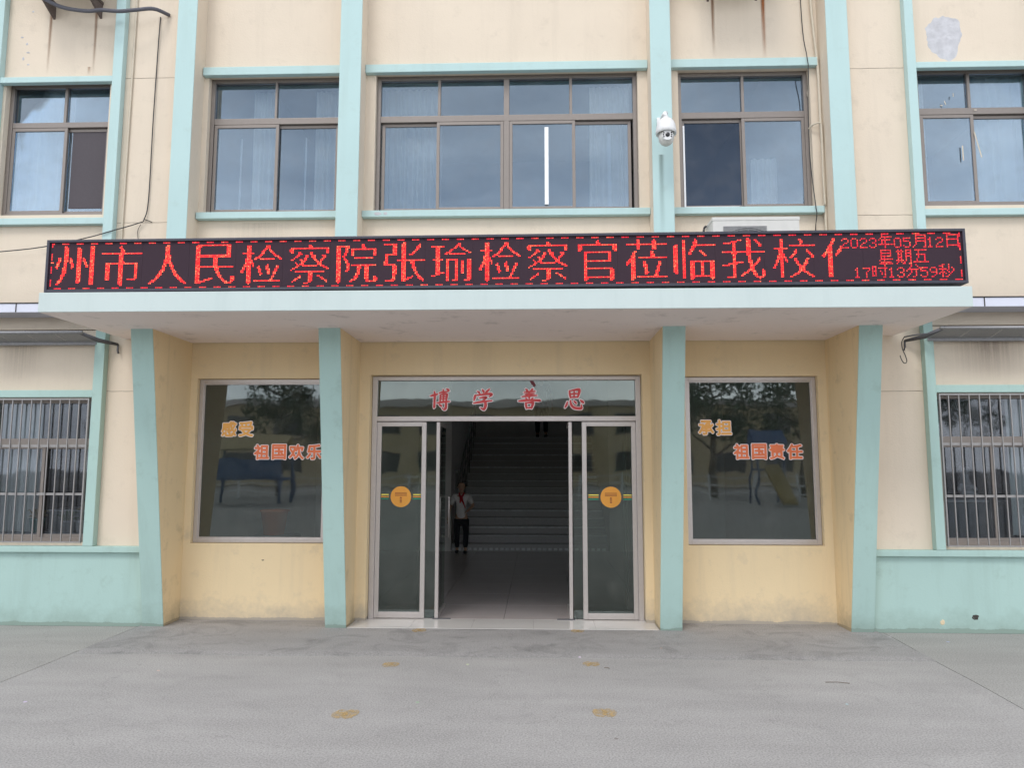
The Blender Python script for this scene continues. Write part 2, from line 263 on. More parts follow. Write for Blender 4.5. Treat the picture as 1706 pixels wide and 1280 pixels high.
# ------------------------------------------------------------------ mesh helpers
WP = {}
def tag(o, label=None, cat=None, group=None, kind=None):
    if label: o['label'] = label
    if cat: o['category'] = cat
    if group: o['group'] = group
    if kind: o['kind'] = kind
    return o
def thing(name, loc, label, cat, group=None):
    o = bpy.data.objects.new(name, None); col.objects.link(o); o.location = loc; o.empty_display_size = .1
    WP[o.name] = Vector(loc); return tag(o, label, cat, group)
class MB:
    def __init__(s): s.v = []; s.f = []; s.m = []; s.smooth = set()
    def add(s, vs, fs, mi=0, smooth=False):
        b = len(s.v); s.v += [tuple(p) for p in vs]
        for f in fs:
            if smooth: s.smooth.add(len(s.f))
            s.f.append([b+i for i in f]); s.m.append(mi)
        return s
    def box(s, x0, x1, y0, y1, z0, z1, mi=0):
        v = [(x0, y0, z0), (x1, y0, z0), (x1, y1, z0), (x0, y1, z0), (x0, y0, z1), (x1, y0, z1), (x1, y1, z1), (x0, y1, z1)]
        return s.add(v, [(0, 3, 2, 1), (4, 5, 6, 7), (0, 1, 5, 4), (1, 2, 6, 5), (2, 3, 7, 6), (3, 0, 4, 7)], mi)
    def prism_x(s, x0, x1, prof, mis=None):          # prof: (y,z) counter-clockwise seen from +x
        n = len(prof); v = [(x0, y, z) for y, z in prof]+[(x1, y, z) for y, z in prof]
        mis = mis or [0]*(n+2)
        for i in range(n): s.add([], [], 0)
        b = len(s.v); s.v += v
        for i in range(n):
            j = (i+1) % n; s.f.append([b+i, b+n+i, b+n+j, b+j][::-1]); s.m.append(mis[i])
        s.f.append([b+i for i in range(n)]); s.m.append(mis[n]); s.f.append([b+n+i for i in range(n)][::-1]); s.m.append(mis[n+1])
        return s
    def prism_y(s, pts, y0, y1, mi=0):                # pts: (x,z)
        n = len(pts); v = [(x, y0, z) for x, z in pts]+[(x, y1, z) for x, z in pts]
        return s.add(v, [list(range(n)), list(range(n, 2*n))[::-1]]+[(i, i+n, (i+1) % n+n, (i+1) % n) for i in range(n)], mi)
    def tube(s, pts, r, seg=8, mi=0, cap=True):
        pts = [Vector(p) for p in pts]; rs = r if isinstance(r, (list, tuple)) else [r]*len(pts)
        rings = []
        for i, p in enumerate(pts):
            d = (pts[min(i+1, len(pts)-1)]-pts[max(i-1, 0)]).normalized()
            a = Vector((0, 0, 1)) if abs(d.z) < .9 else Vector((1, 0, 0))
            u = d.cross(a).normalized(); w_ = d.cross(u)
            rings.append([p+(u*math.cos(2*math.pi*k/seg)+w_*math.sin(2*math.pi*k/seg))*rs[i] for k in range(seg)])
        v = [q for rg in rings for q in rg]; f = []
        for i in range(len(pts)-1):
            for k in range(seg):
                f.append((i*seg+k, i*seg+(k+1) % seg, (i+1)*seg+(k+1) % seg, (i+1)*seg+k))
        if cap: f += [tuple(range(seg))[::-1], tuple((len(pts)-1)*seg+k for k in range(seg))]
        return s.add(v, f, mi, True)
    def lathe(s, prof, c, seg=24, mi=0, axis='z', a0=0, a1=2*math.pi):
        v = []; f = []; n = len(prof)
        for k in range(seg):
            a = a0+(a1-a0)*k/seg
            for r_, h in prof:
                if axis == 'z': v.append((c[0]+r_*math.cos(a), c[1]+r_*math.sin(a), c[2]+h))
                else: v.append((c[0]+r_*math.cos(a), c[1]-h, c[2]+r_*math.sin(a)))
        for k in range(seg):
            for i in range(n-1):
                k2 = (k+1) % seg; f.append((k*n+i, k2*n+i, k2*n+i+1, k*n+i+1))
        return s.add(v, f, mi, True)
    def build(s, name, mats, parent=None, label=None, bevel=0, loc=None, **kw):
        mats = mats if isinstance(mats, (list, tuple)) else [mats]
        if loc is None:
            xs, ys, zs = zip(*s.v); loc = ((min(xs)+max(xs))/2, (min(ys)+max(ys))/2, min(zs))
        loc = Vector(loc); me = bpy.data.meshes.new(name)
        me.from_pydata([(x-loc.x, y-loc.y, z-loc.z) for x, y, z in s.v], [], s.f)
        for m_ in mats: me.materials.append(M[m_] if isinstance(m_, str) else m_)
        for i, p in enumerate(me.polygons):
            p.material_index = s.m[i]; p.use_smooth = i in s.smooth
        bm = bmesh.new(); bm.from_mesh(me)
        if not s.smooth or bevel: bmesh.ops.recalc_face_normals(bm, faces=bm.faces)
        else: bmesh.ops.recalc_face_normals(bm, faces=bm.faces)
        if bevel:
            ed = [e for e in bm.edges if len(e.link_faces) == 2 and e.calc_face_angle(0) > .6]
            bmesh.ops.bevel(bm, geom=ed, offset=bevel, segments=2, profile=.6, affect='EDGES')
        bm.to_mesh(me); bm.free()
        o = bpy.data.objects.new(name, me); col.objects.link(o)
        if parent is not None:
            o.parent = parent; o.location = loc-WP[parent.name]
        else: o.location = loc
        WP[o.name] = loc
        if 'kind' in kw or 'cat' in kw or label: tag(o, label, kw.get('cat'), kw.get('group'), kw.get('kind'))
        return o
def wall_hole(mb, x0, x1, z0, z1, yf, yb, holes, mi=0, mrev=None):
    """wall slab with rectangular openings (sorted by x, no overlap in x): front skin, reveals, back skin"""
    mrev = mi if mrev is None else mrev
    xs = [x0]
    for h in holes: xs += [h[0], h[1]]
    xs.append(x1)
    for y, fl in ((yf, 0), (yb, 1)):
        def q(a, b, c, d):
            if b-a < 1e-5 or d-c < 1e-5: return
            f = (0, 1, 2, 3) if not fl else (3, 2, 1, 0)
            mb.add([(a, y, c), (b, y, c), (b, y, d), (a, y, d)], [f], mi)
        for i in range(0, len(xs), 2): q(xs[i], xs[i+1], z0, z1)
        for h in holes: q(h[0], h[1], z0, h[2]); q(h[0], h[1], h[3], z1)
    for a, b, c, d in holes:
        if c > z0: mb.add([(a, yf, c), (b, yf, c), (b, yb, c), (a, yb, c)], [(0, 1, 2, 3)], mrev)
        mb.add([(a, yf, d), (b, yf, d), (b, yb, d), (a, yb, d)], [(3, 2, 1, 0)], mrev)
        mb.add([(a, yf, c), (a, yb, c), (a, yb, d), (a, yf, d)], [(0, 1, 2, 3)], mrev)
        mb.add([(b, yf, c), (b, yb, c), (b, yb, d), (b, yf, d)], [(3, 2, 1, 0)], mrev)
    mb.add([(x0, yf, z0), (x1, yf, z0), (x1, yb, z0), (x0, yb, z0)], [(3, 2, 1, 0)], mi) if all(h[2] > z0 for h in holes) else None
    mb.add([(x0, yf, z1), (x1, yf, z1), (x1, yb, z1), (x0, yb, z1)], [(0, 1, 2, 3)], mi)
    mb.add([(x0, yf, z0), (x0, yb, z0), (x0, yb, z1), (x0, yf, z1)], [(3, 2, 1, 0)], mi)
    mb.add([(x1, yf, z0), (x1, yb, z0), (x1, yb, z1), (x1, yf, z1)], [(0, 1, 2, 3)], mi)
    return mb
def ring(mb, x0, x1, z0, z1, y0, y1, w_, mi=0, wb=None):
    wb = w_ if wb is None else wb
    mb.box(x0, x0+w_, y0, y1, z0, z1, mi); mb.box(x1-w_, x1, y0, y1, z0, z1, mi)
    mb.box(x0+w_, x1-w_, y0, y1, z0, z0+wb, mi); mb.box(x0+w_, x1-w_, y0, y1, z1-w_, z1, mi); return mb

# ================================================================== ground
gnd = MB().add([(-150, -150, -.05), (150, -150, -.05), (150, 150, -.05), (-150, 150, -.05)], [(0, 1, 2, 3)]).build('ground', 'earth', kind='structure', loc=(0, 0, -.05))
yard = MB()
def slab(pts, mat, z=0.0, name='concrete_slab'):
    mb = MB(); n = len(pts)
    mb.add([(x, y, z) for x, y in pts]+[(x, y, z-.04) for x, y in pts], [list(range(n))]+[(i, i+n, (i+1) % n+n, (i+1) % n) for i in range(n)])
    return mb.build(name, mat, gnd)
def wob(x0, y0, x1, y1, n, a, seed=0):
    return [(x0+(x1-x0)*i/n+a*noise.noise((i*.7+seed, seed*3.1, 0)), y0+(y1-y0)*i/n) for i in range(n+1)]
sl = wob(-3.985, 7.6, -3.93, -6.0, 40, .012, 1); sr = wob(3.345, 7.6, 2.62, -6.0, 40, .014, 5)
g_ = .007
slab([(x+g_/2, y) for x, y in sl]+[(x-g_/2, y) for x, y in sr[::-1]], 'concrete')
slab([(-16, 7.6)]+[(-16, -6.0)]+[(x-g_/2, y) for x, y in sl[::-1]], 'concrete_side')
slab([(x+g_/2, y) for x, y in sr]+[(16, -6.0), (16, 7.6)], 'concrete_side')
for i in range(8):
    for j in range(6):
        x = -32+8*i; y = -12-6*j
        slab([(x+.005, y+5.99), (x+.005, y), (x+7.995, y), (x+7.995, y+5.99)], 'concrete')
# apron: a thin later screed in front of the doors with a broken front edge
ap = MB(); nx = 90; ny = 10; vv = []; ff = []
for j in range(ny+1):
    for i in range(nx+1):
        x = -3.955+(3.28+3.955)*i/nx
        ye = 6.43+.035*noise.noise((x*1.1, 3, 0))+.018*noise.noise((x*6, 9, 0))+.012*noise.noise((x*19, 2, 0))
        t_ = j/ny; y = ye+(7.85-ye)*(t_**1.6); z = .0015+.010*min(1, (y-ye)/.10)
        vv.append((x, y, z))
for j in range(ny):
    for i in range(nx): a = j*(nx+1)+i; ff.append((a, a+1, a+nx+2, a+nx+1))
ap.add(vv, ff)
b0 = len(ap.v); ap.v += [(x, y, -.02) for x, y, z in vv[:nx+1]]
for i in range(nx): ap.f.append([i, b0+i, b0+i+1, i+1]); ap.m.append(0)
ap.build('screed_apron', 'apron', gnd)

# ================================================================== building
B = thing('school_building', (-.35, 7.8, 0), 'cream and mint green two storey school building with a canopied entrance', 'building')
LW = (-3.64, -2.22, .79, 2.53); DR = (-1.772, 1.108, 0, 2.565); RW = (1.553, 2.932, .79, 2.54)
wall_hole(MB(), -3.99, 3.29, 0, 2.98, 7.80, 8.02, [LW, DR, RW]).build('entrance_wall', 'cream_bounce', B)
CW_L = (-3.60, -2.125, 4.30, 5.872); CW_C = (-1.748, 1.096, 4.30, 5.872); CW_R = (1.530, 2.93, 4.30, 5.860)
wall_hole(MB(), -3.72, 3.12, 3.02, 8.0, 7.65, 7.92, [CW_L, CW_C, CW_R]).build('upper_wall', 'cream', B)
def wing(sx):
    if sx < 0:
        X0, X1 = -7.6, -3.80; lo = (-5.80, -4.607, .815, 2.295); hi = (-5.795, -4.635, 4.27, 5.79); loX1 = -3.93
        wall_hole(MB(), X0, X1, 3.02, 8.0, 7.53, 7.9, [hi]).build('wing_wall', 'cream', B)
        wall_hole(MB(), X0, -3.88, 0, 3.01, 7.53, 7.9, [lo]).build('wing_wall', 'cream', B)
        dx0, dx1 = X0, -3.90; strips = [(-4.575, -4.47), (-5.93, -5.825)]
        ledge = (X0, -4.33); gr = [(-4.468, -3.862, 5.80), (-4.468, -3.862, 4.174), (-4.468, -3.928, 2.368)]
        bx = (X0, -4.577)
    else:
        X0, X1 = 3.20, 7.0; lo = (3.987, 5.22, .815, 2.325); hi = (4.0, 5.22, 4.27, 5.79)
        wall_hole(MB(), X0, X1, 3.02, 8.0, 7.53, 7.9, [hi]).build('wing_wall', 'cream', B)
        wall_hole(MB(), 3.19, X1, 0, 3.01, 7.53, 7.9, [lo]).build('wing_wall', 'cream', B)
        dx0, dx1 = 3.2, X1; strips = [(3.868, 3.96), (5.25, 5.36)]
        ledge = (3.64, X1); gr = [(3.257, 3.866, 5.775), (3.257, 3.866, 4.176), (3.24, 3.866, 2.35)]
        bx = (3.962, X1)
    MB().box(dx0, dx1, 7.498, 7.53, 0, .728).build('dado', 'green_shaded', B, bevel=.004)
    MB().box(dx0, dx1, 7.452, 7.53, .729, .79).build('dado_ledge', 'green_shaded', B, bevel=.006)
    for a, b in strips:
        MB().box(a, b, 7.45, 7.53, .791, 3.15).build('vertical_strip', 'green_shaded', B, bevel=.006)
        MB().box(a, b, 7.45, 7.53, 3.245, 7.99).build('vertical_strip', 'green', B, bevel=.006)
    def band(z0, z1, m, yf=7.462):
        segs = [(X0, strips[1][0]-.002), (strips[1][1]+.002, strips[0][0]-.002)] if sx < 0 else [(strips[0][1]+.002, strips[1][0]-.002), (strips[1][1]+.002, X1)]
        for a, b in segs: MB().box(a, b, yf, 7.53, z0, z1).build('window_band', m, B, bevel=.006)
    band(lo[3]+.005, lo[3]+.08, 'green_shaded'); band(5.735, 5.80, 'green'); band(4.145, 4.215, 'green')
    MB().box(ledge[0], ledge[1], 7.25, 7.53, 3.150, 3.240).build('ledge', 'lav', B, bevel=.004)
    MB().box(ledge[0]-.001, ledge[1]+.001, 7.242, 7.53, 3.241, 3.250).build('ledge_flashing', 'darkline', B)
    for a, b, z in gr:
        n = 14; pts = [(a+(b-a)*i/n, 7.5296, z+.004*noise.noise((i*.9, z, 1))) for i in range(n+1)]
        MB().tube(pts, [.0022+.0012*noise.noise((i*1.7, z, 4)) for i in range(n+1)], 5).build('wall_crack', 'crack', B)
    return lo, hi
loL, hiL = wing(-1); loR, hiR = wing(1)
for z, x in ((3.15, -5.3), (3.15, 4.36)):
    MB().box(x, x+.008, 7.244, 7.25, 3.152, 3.241).build('ledge_joint', 'darkline', B)

def upper_trim(a, b):
    MB().box(a, b, 7.585, 7.65, 5.853, 5.946).build('lintel_band', 'green', B, bevel=.006)
    MB().box(a, b, 7.575, 7.65, 4.228, 4.300).build('window_sill', 'green', B, bevel=.006)
upper_trim(-3.645, -2.088); upper_trim(-1.853, 1.198); upper_trim(1.417, 3.0)
for i, (a, b) in enumerate([(-3.862, -3.652), (-2.086, -1.855), (1.20, 1.415), (3.032, 3.256)]):
    mb = MB(); mb.prism_x(a, b, [(7.40, 3.0885), (7.66, 3.0885), (7.66, 7.99), (7.40, 7.99)], [1, 1, 1, 0, 1, 1])
    mb.build('pilaster', ['green', 'cream'], B, bevel=.007)
for a, b in [(-3.928, -3.712), (-2.094, -1.882), (1.192, 1.407), (3.022, 3.24)]:
    mb = MB(); mb.prism_x(a, b, [(7.47, -.02), (7.81, -.02), (7.81, 2.93), (6.95, 2.93)], [1, 1, 1, 0, 1, 1])
    mb.build('canopy_fin', ['green_shaded', 'cream_side_bounce'], B, bevel=.007)
mb = MB(); mb.prism_x(-4.30, 3.612, [(6.15, 2.915), (7.785, 2.915), (7.785, 3.088), (6.15, 3.088)], [1, 0, 0, 0, 0, 0])
cn = mb.build('canopy', ['fascia', 'soffit'], B, bevel=.006)
MB().box(-4.27, -3.95, 6.25, 7.52, 3.089, 3.11).build('roof_felt', 'darkline', cn)
# rust runs and broader brownish streak sheets on the walls, fading downwards
def sheet(name, x0, x1, z0, z1, y, m, parent): return MB().add([(x0, y, z0), (x1, y, z0), (x1, y, z1), (x0, y, z1)], [(0, 1, 2, 3)]).build(name, m, parent)
def streak_run(x0, x1, z0, z1, y, dens=2.2, c=(.24, .11, .05)):
    sheet('rust_streak', x0, x1, z0, z1, y, stain('rust_%.2f' % x0, c, x0, x1, z0, z1, dens), B)
streak_run(-5.375, -5.325, 5.85, 6.68, 7.528, 1.4); streak_run(-4.865, -4.815, 5.82, 6.68, 7.527, 1.5)
streak_run(2.435, 2.50, 5.96, 6.75, 7.648, 2.0, (.36, .13, .05)); streak_run(1.90, 1.95, 6.0, 6.75, 7.648, 1.6)
streak_run(-4.87, -4.81, 5.805, 5.9, 7.4585, 1.2)
streak_run(1.25, 1.33, 3.9, 4.80, 7.398, .8, (.18, .22, .20)); 
streak_run(-5.70, -5.1, 2.40, 2.87, 7.528, .5, (.36, .31, .26)); streak_run(4.0, 5.1, 2.42, 2.87, 7.528, .8, (.33, .27, .23))  # broad brownish tone on the wall below each awning, fading downwards
streak_run(-3.5, -2.4, 3.3, 4.2, 7.648, .3, (.38, .33, .27))  # broad faint brownish tone below the sill, fading downwards
# bare render patch high on the right wing, and small chips
def blob(cx, cz, rx, rz, y0, n, seed, amp=.28, d=.004):
    pts = []
    for i in range(n):
        a = 2*math.pi*i/n; r_ = 1+amp*noise.noise((math.cos(a)*1.8+seed, math.sin(a)*1.8, seed))+.10*noise.noise((math.cos(a)*7+seed, math.sin(a)*7, 1))
        pts.append((cx+rx*r_*math.cos(a), cz+rz*r_*math.sin(a)))
    mb = MB(); m_ = len(pts); rings = 5; vs_ = []
    for k in range(rings):
        q = 1-k/rings
        for j, (x, z) in enumerate(pts):
            dz = 0 if k == 0 else .004*noise.noise((x*14+k, z*14, seed))
            vs_.append((cx+(x-cx)*q, y0-(d if k else 0)-dz, cz+(z-cz)*q))
    vs_.append((cx, y0-d, cz)); fs_ = []
    for k in range(rings-1):
        for j in range(m_): fs_.append((k*m_+j, k*m_+(j+1) % m_, (k+1)*m_+(j+1) % m_, (k+1)*m_+j))
    for j in range(m_): fs_.append(((rings-1)*m_+j, (rings-1)*m_+(j+1) % m_, len(vs_)-1))
    return mb.add(vs_, fs_, 0, True)
blob(4.31, 6.115, .195, .235, 7.53, 48, 3.3).build('bare_render_patch', 'render_grey', B)
for x, z, a, b, m in ((4.225, .153, .035, .022, 'darkline'), (3.905, .10, .022, .028, 'cream_bounce'), (-5.56, 6.6, .012, .012, 'render_grey'), (-5.66, 6.3, .016, .010, 'render_grey'),
                      (-5.60, 6.22, .012, .016, 'render_grey'), (-5.63, 6.05, .012, .02, 'render_grey'), (-5.57, 5.98, .014, .01, 'render_grey'), (-5.58, 6.12, .02, .01, 'render_grey')):
    blob(x, z, a, b, 7.498 if z < 1 else 7.53, 16, x*3, .5, .002).build('paint_chip', m, B)
for x, z, a in ((-1.68, 4.262, .035), (-1.60, 4.262, .022)): blob(x, z, a, .016, 7.575, 14, x*5, .5, .002).build('paint_chip', 'render_grey', B)
for x, z in ((-2.86, .62),): blob(x, z, .014, .006, 7.80, 12, x, .5, .002).build('paint_chip', 'crack', B)
# closing shell: flat roof, end walls, interior rooms
MB().box(-7.7, 7.1, 7.36, 20.2, 8.0, 8.25).build('roof', 'cream', B)
MB().box(-7.62, -7.45, 7.92, 20, 0, 7.99).build('end_wall', 'cream', B); MB().box(6.85, 7.02, 7.92, 20, 0, 7.99).build('end_wall', 'cream', B)
wall_hole(MB(), -7.6, 7.0, 0, 7.99, 20.0, 20.15, [(-1.3, 1.05, 4.0, 5.2)]).build('rear_wall', 'cream', B)  # rear opening lets daylight through to the added stairwell window
stw = ring(MB(), -1.09, .84, 4.21, 5.04, 19.65, 19.72, .05).build('added_stair_window', 'bronze', B); MB().box(-1.039, .789, 19.68, 19.685, 4.261, 4.989).build('pane', 'glass_low', stw)  # unseen window, added to bring daylight onto the stairs and hall
def room(x0, x1, y0, y1, z0, z1, m, fm, back=None):
    mb = MB(); v = [(x0, y0, z0), (x1, y0, z0), (x1, y1, z0), (x0, y1, z0), (x0, y0, z1), (x1, y0, z1), (x1, y1, z1), (x0, y1, z1)]
    mb.add(v, [(4, 7, 6, 5)], 0); mb.add(v, [(1, 2, 6, 5)], 0); mb.add(v, [(3, 0, 4, 7)], 0); mb.add(v, [(0, 1, 2, 3)], 1)
    if back is None: mb.add(v, [(2, 3, 7, 6)], 0)
    else:
        a, b, h = back
        for p in ([x0, a, z0, z1], [b, x1, z0, z1], [a, b, h, z1]):
            mb.add([(p[0], y1, p[2]), (p[1], y1, p[2]), (p[1], y1, p[3]), (p[0], y1, p[3])], [(0, 1, 2, 3)], 0)
    return mb.build('room_shell', [m, fm], B)
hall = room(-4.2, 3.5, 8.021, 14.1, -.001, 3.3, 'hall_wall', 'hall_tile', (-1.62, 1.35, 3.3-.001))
sh = MB(); v = [(-1.62, 14.1, 0), (1.35, 14.1, 0), (1.35, 19.6, 0), (-1.62, 19.6, 0), (-1.62, 14.1, 5.2), (1.35, 14.1, 5.2), (1.35, 19.6, 5.2), (-1.62, 19.6, 5.2)]
sh.add(v, [(4, 7, 6, 5), (1, 2, 6, 5), (3, 0, 4, 7)]); wall_hole(sh, -1.619, 1.349, 0, 5.199, 19.6, 19.8, [(-1.1, .85, 4.2, 5.05)]); sh.add([(-1.62, 14.1, 3.3), (1.35, 14.1, 3.3), (1.35, 14.1, 5.2), (-1.62, 14.1, 5.2)], [(0, 1, 2, 3)])  # end wall left open for the added window
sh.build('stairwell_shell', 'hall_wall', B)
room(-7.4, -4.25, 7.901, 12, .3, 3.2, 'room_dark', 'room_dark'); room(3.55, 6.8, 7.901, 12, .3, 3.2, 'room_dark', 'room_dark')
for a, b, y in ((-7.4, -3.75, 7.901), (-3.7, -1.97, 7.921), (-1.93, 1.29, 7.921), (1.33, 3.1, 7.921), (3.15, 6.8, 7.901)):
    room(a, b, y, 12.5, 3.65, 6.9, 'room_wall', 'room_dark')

# ---- floor tiles
tile_me = None
def tile(name, mat, x0, x1, y0, y1, z):
    return MB().box(x0, x1, y0, y1, z-.02, z).build(name, mat, B, bevel=.0015)
for i in range(5):
    w_ = (1.188+1.878)/5; x = -1.878+w_*i
    tile('threshold_tile', 'tile', x+.0012, x+w_-.0012, 7.472, 7.926, .014)
src = None
for j in range(8):
    for i in range(10):
        x = -4.19+.768*i; y = 7.93+.77*j
        if src is None:
            src = MB().box(x+.0015, x+.7665, y+.0015, y+.7685, -.006, .014).build('hall_floor_tile', 'hall_tile', B, bevel=.0015)
            sx0, sy0 = x, y
        else:
            c = src.copy(); col.objects.link(c); c.parent = B; c.location = src.location+Vector((x-sx0, y-sy0, 0))

# ================================================================== windows
def window(holes, yf, mull_top, mull_low, zt, sashes, name='window', gm='glass_up', fm='bronze', depth=.075, label=None, fw_=.042, mid=None):
    x0, x1, z0, z1 = holes
    x0 += .002; x1 -= .002; z0 += .002; z1 -= .002
    mb = MB(); ring(mb, x0, x1, z0, z1, yf, yf+depth, fw_)
    y0, y1 = yf+.006, yf+depth-.004
    mb.box(x0+fw_, x1-fw_, y0, y1, zt[0], zt[1])
    for a, b in mull_top: mb.box(a, b, y0+.001, y1, zt[1], z1-fw_)
    for a, b in mull_low: mb.box(a, b, y0+.001, y1, z0+fw_, zt[0])
    Wn = mb.build(name, fm, B, bevel=.003, label=label)
    # fixed top lights
    edges = [x0+fw_]+[e for m_ in mull_top for e in m_]+[x1-fw_]
    for i in range(0, len(edges), 2):
        MB().box(edges[i]+.001, edges[i+1]-.001, yf+.034, yf+.039, zt[1]+.001, z1-fw_-.001).build('pane', gm, Wn)
    for a, b, tr in sashes:
        ya = yf+.008 if tr == 0 else yf+.040
        s_ = ring(MB(), a, b, z0+fw_-.012, zt[0]-.003, ya, ya+.028, .034, wb=.045).build('sash', fm, Wn, bevel=.003)
        MB().box(a+.035, b-.035, ya+.011, ya+.016, z0+fw_+.034, zt[0]-.038).build('pane', 'glass_dark' if abs(a-1.572) < .001 else gm, Wn)
    return Wn
zt = (5.345, 5.415)
wL = window(CW_L, 7.715, [(-2.885, -2.86)], [], zt, [(-3.55, -2.83, 0), (-2.87, -2.17, 1)])
wC = window(CW_C, 7.715, [(-1.075, -1.045), (-.352, -.292), (.365, .395)], [(-.352, -.292)], zt, [(-1.69, -1.03, 1), (-1.085, -.354, 0), (-.290, .425, 0), (.38, 1.03, 1)])
wR = window(CW_R, 7.715, [(2.222, 2.252)], [], (5.34, 5.41), [(1.572, 2.235, 1), (2.215, 2.885, 0)])
wl = window(hiL, 7.60, [(-5.185, -5.155)], [], (5.285, 5.345), [(-5.75, -5.13, 0), (-5.17, -4.68, 1)])
sc = MB().box(-5.09, -4.70, 7.647, 7.650, 4.38, 5.25).build('insect_screen', 'insect_screen', wl)
wr = window(hiR, 7.60, [(4.555, 4.585)], [], (5.29, 5.36), [(4.045, 4.60, 0), (4.56, 5.175, 1)])
gl_ = window(loL, 7.62, [], [], (1.81, 1.88), [(-5.75, -5.14, 0), (-5.18, -4.65, 1)], gm='glass_barred', fm='bronze')
gr_ = window(loR, 7.62, [], [], (1.83, 1.90), [(4.03, 4.58, 0), (4.53, 5.175, 1)], gm='glass_barred', fm='bronze')
# open left sash of the right hand upper window shows its white edge film
MB().box(1.588, 1.606, 7.744, 7.752, 4.345, 5.27).build('film_strip', 'pale_strip', wR); MB().box(1.607, 2.17, 7.744, 7.752, 4.345, 4.362).build('film_strip', 'pale_strip', wR)
# mortar smears and paint splashes round the frames
for x, z, a, b, y in ((1.105, 5.0, .008, .05, 7.70), (1.10, 4.75, .01, .02, 7.70), (2.93, 5.6, .012, .06, 7.70), (2.93, 4.9, .008, .12, 7.70), (1.522, 4.9, .012, .03, 7.70)):
    blob(x, z, a, b, y, 12, x+z, .5, .004).build('mortar_smear', 'pvc', B)
for (x, z, a, b, dx) in ((4.46, 4.86, .006, .08, 0), (4.62, 4.95, .006, .14, .03), (4.31, 5.415, .004, .022, .006), (4.40, 5.50, .003, .02, 0), (4.27, 5.385, .012, .004, 0), (4.62, 5.33, .012, .006, 0)):
    MB().prism_y([(x-a-dx, z+b), (x-a+dx, z-b), (x+a+dx, z-b), (x+a-dx, z+b)], 7.596, 7.5985).build('paint_splash', 'pvc', wr)

def shop_window(hole, label=None):
    x0, x1, z0, z1 = hole; x0 += .003; x1 -= .003; z0 += .003; z1 -= .003
    mb = ring(MB(), x0, x1, z0, z1, 7.855, 7.915, .045); W_ = mb.build('picture_window', 'silver', B, bevel=.004)
    MB().box(x0+.0455, x1-.0455, 7.880, 7.886, z0+.0455, z1-.0455).build('pane', 'glass_low', W_)
    ring(MB(), x0+.045, x1-.045, z0+.045, z1-.045, 7.868, 7.879, .012).build('glazing_bead', 'silver', W_); return W_
sL = shop_window(LW); sR = shop_window(RW)

# ---- film lettering
FONT = {}
def glyph_mask(ch, n, fill, s_cell=None):
    """outline of a character as an n by n mask whose larger side fills the given share of the cell"""
    c = bpy.data.curves.new('t', 'FONT'); c.body = ch; c.size = 1
    o = bpy.data.objects.new('t', c); col.objects.link(o); bpy.context.view_layer.update()
    me = bpy.data.meshes.new_from_object(o.evaluated_get(bpy.context.evaluated_depsgraph_get())); me.calc_loop_triangles()
    v = np.array([q.co[:2] for q in me.vertices]); tri = [list(q.vertices) for q in me.loop_triangles]
    bpy.data.objects.remove(o); bpy.data.meshes.remove(me)
    lo, hi = v.min(0), v.max(0); wd = max(hi-lo)/fill; q0 = (lo+hi)/2-wd/2
    px = (v[:, 0]-q0[0])/wd*n; py = (v[:, 1]-q0[1])/wd*n; im = np.zeros((n, n), bool)
    for t_ in tri:
        xs = px[t_]; ys = py[t_]
        a, b = max(int(xs.min()), 0), min(int(xs.max())+2, n); c_, d = max(int(ys.min()), 0), min(int(ys.max())+2, n)
        if b <= a or d <= c_: continue
        gx, gy = np.meshgrid(np.arange(a, b)+.5, np.arange(c_, d)+.5)
        e = [(xs[(k+1) % 3]-xs[k])*(gy-ys[k])-(ys[(k+1) % 3]-ys[k])*(gx-xs[k]) for k in range(3)]
        im[c_:d, a:b] |= ((e[0] >= 0) & (e[1] >= 0) & (e[2] >= 0)) | ((e[0] <= 0) & (e[1] <= 0) & (e[2] <= 0))
    return im
def fatten(im, r_):
    o = im.copy(); k = int(math.ceil(r_))
    for i in range(-k, k+1):
        for j in range(-k, k+1):
            if i*i+j*j <= r_*r_+.3: o |= np.roll(np.roll(im, i, 0), j, 1)
    return o
def film_char(ch, cx, cz, size, y, fill_m):
    """cut film character: fat rounded strokes in colour on a wider pale backing"""
    n = 88; base = glyph_mask(ch, n, .80); mb = MB(); k = size/(n*.93)
    for im, yy, mi in ((fatten(base, 6.3), y, 1), (fatten(base, 3.0), y-.0012, 0)):
        for r_ in range(n):
            row = im[r_]; c_ = 0
            while c_ < n:
                if row[c_]:
                    e = c_
                    while e < n and row[e]: e += 1
                    x0 = cx+(c_-n/2)*k; x1 = cx+(e-n/2)*k; z0 = cz+(r_-n/2)*k
                    mb.add([(x0, yy, z0), (x1, yy, z0), (x1, yy, z0+k), (x0, yy, z0+k)], [(0, 1, 2, 3)], mi); c_ = e
                else: c_ += 1
    return mb
def lettering(win, chars, x0, x1, cz, size, fill):
    n = len(chars)
    for i, ch in enumerate(chars):
        cx = x0+(x1-x0)*(i+.5)/n
        film_char(ch, cx, cz, size, 7.8795, fill).build('character', [fill, 'white_film'], win, kind='stuff')
lettering(sL, '感受', -3.402, -3.03, 1.992, .178, 'orange_film'); lettering(sL, '祖国欢乐', -3.04, -2.285, 1.746, .178, 'coral_film')
lettering(sR, '承担', 1.69, 2.058, 2.003, .178, 'orange_film'); lettering(sR, '祖国责任', 2.05, 2.785, 1.752, .178, 'coral_film')

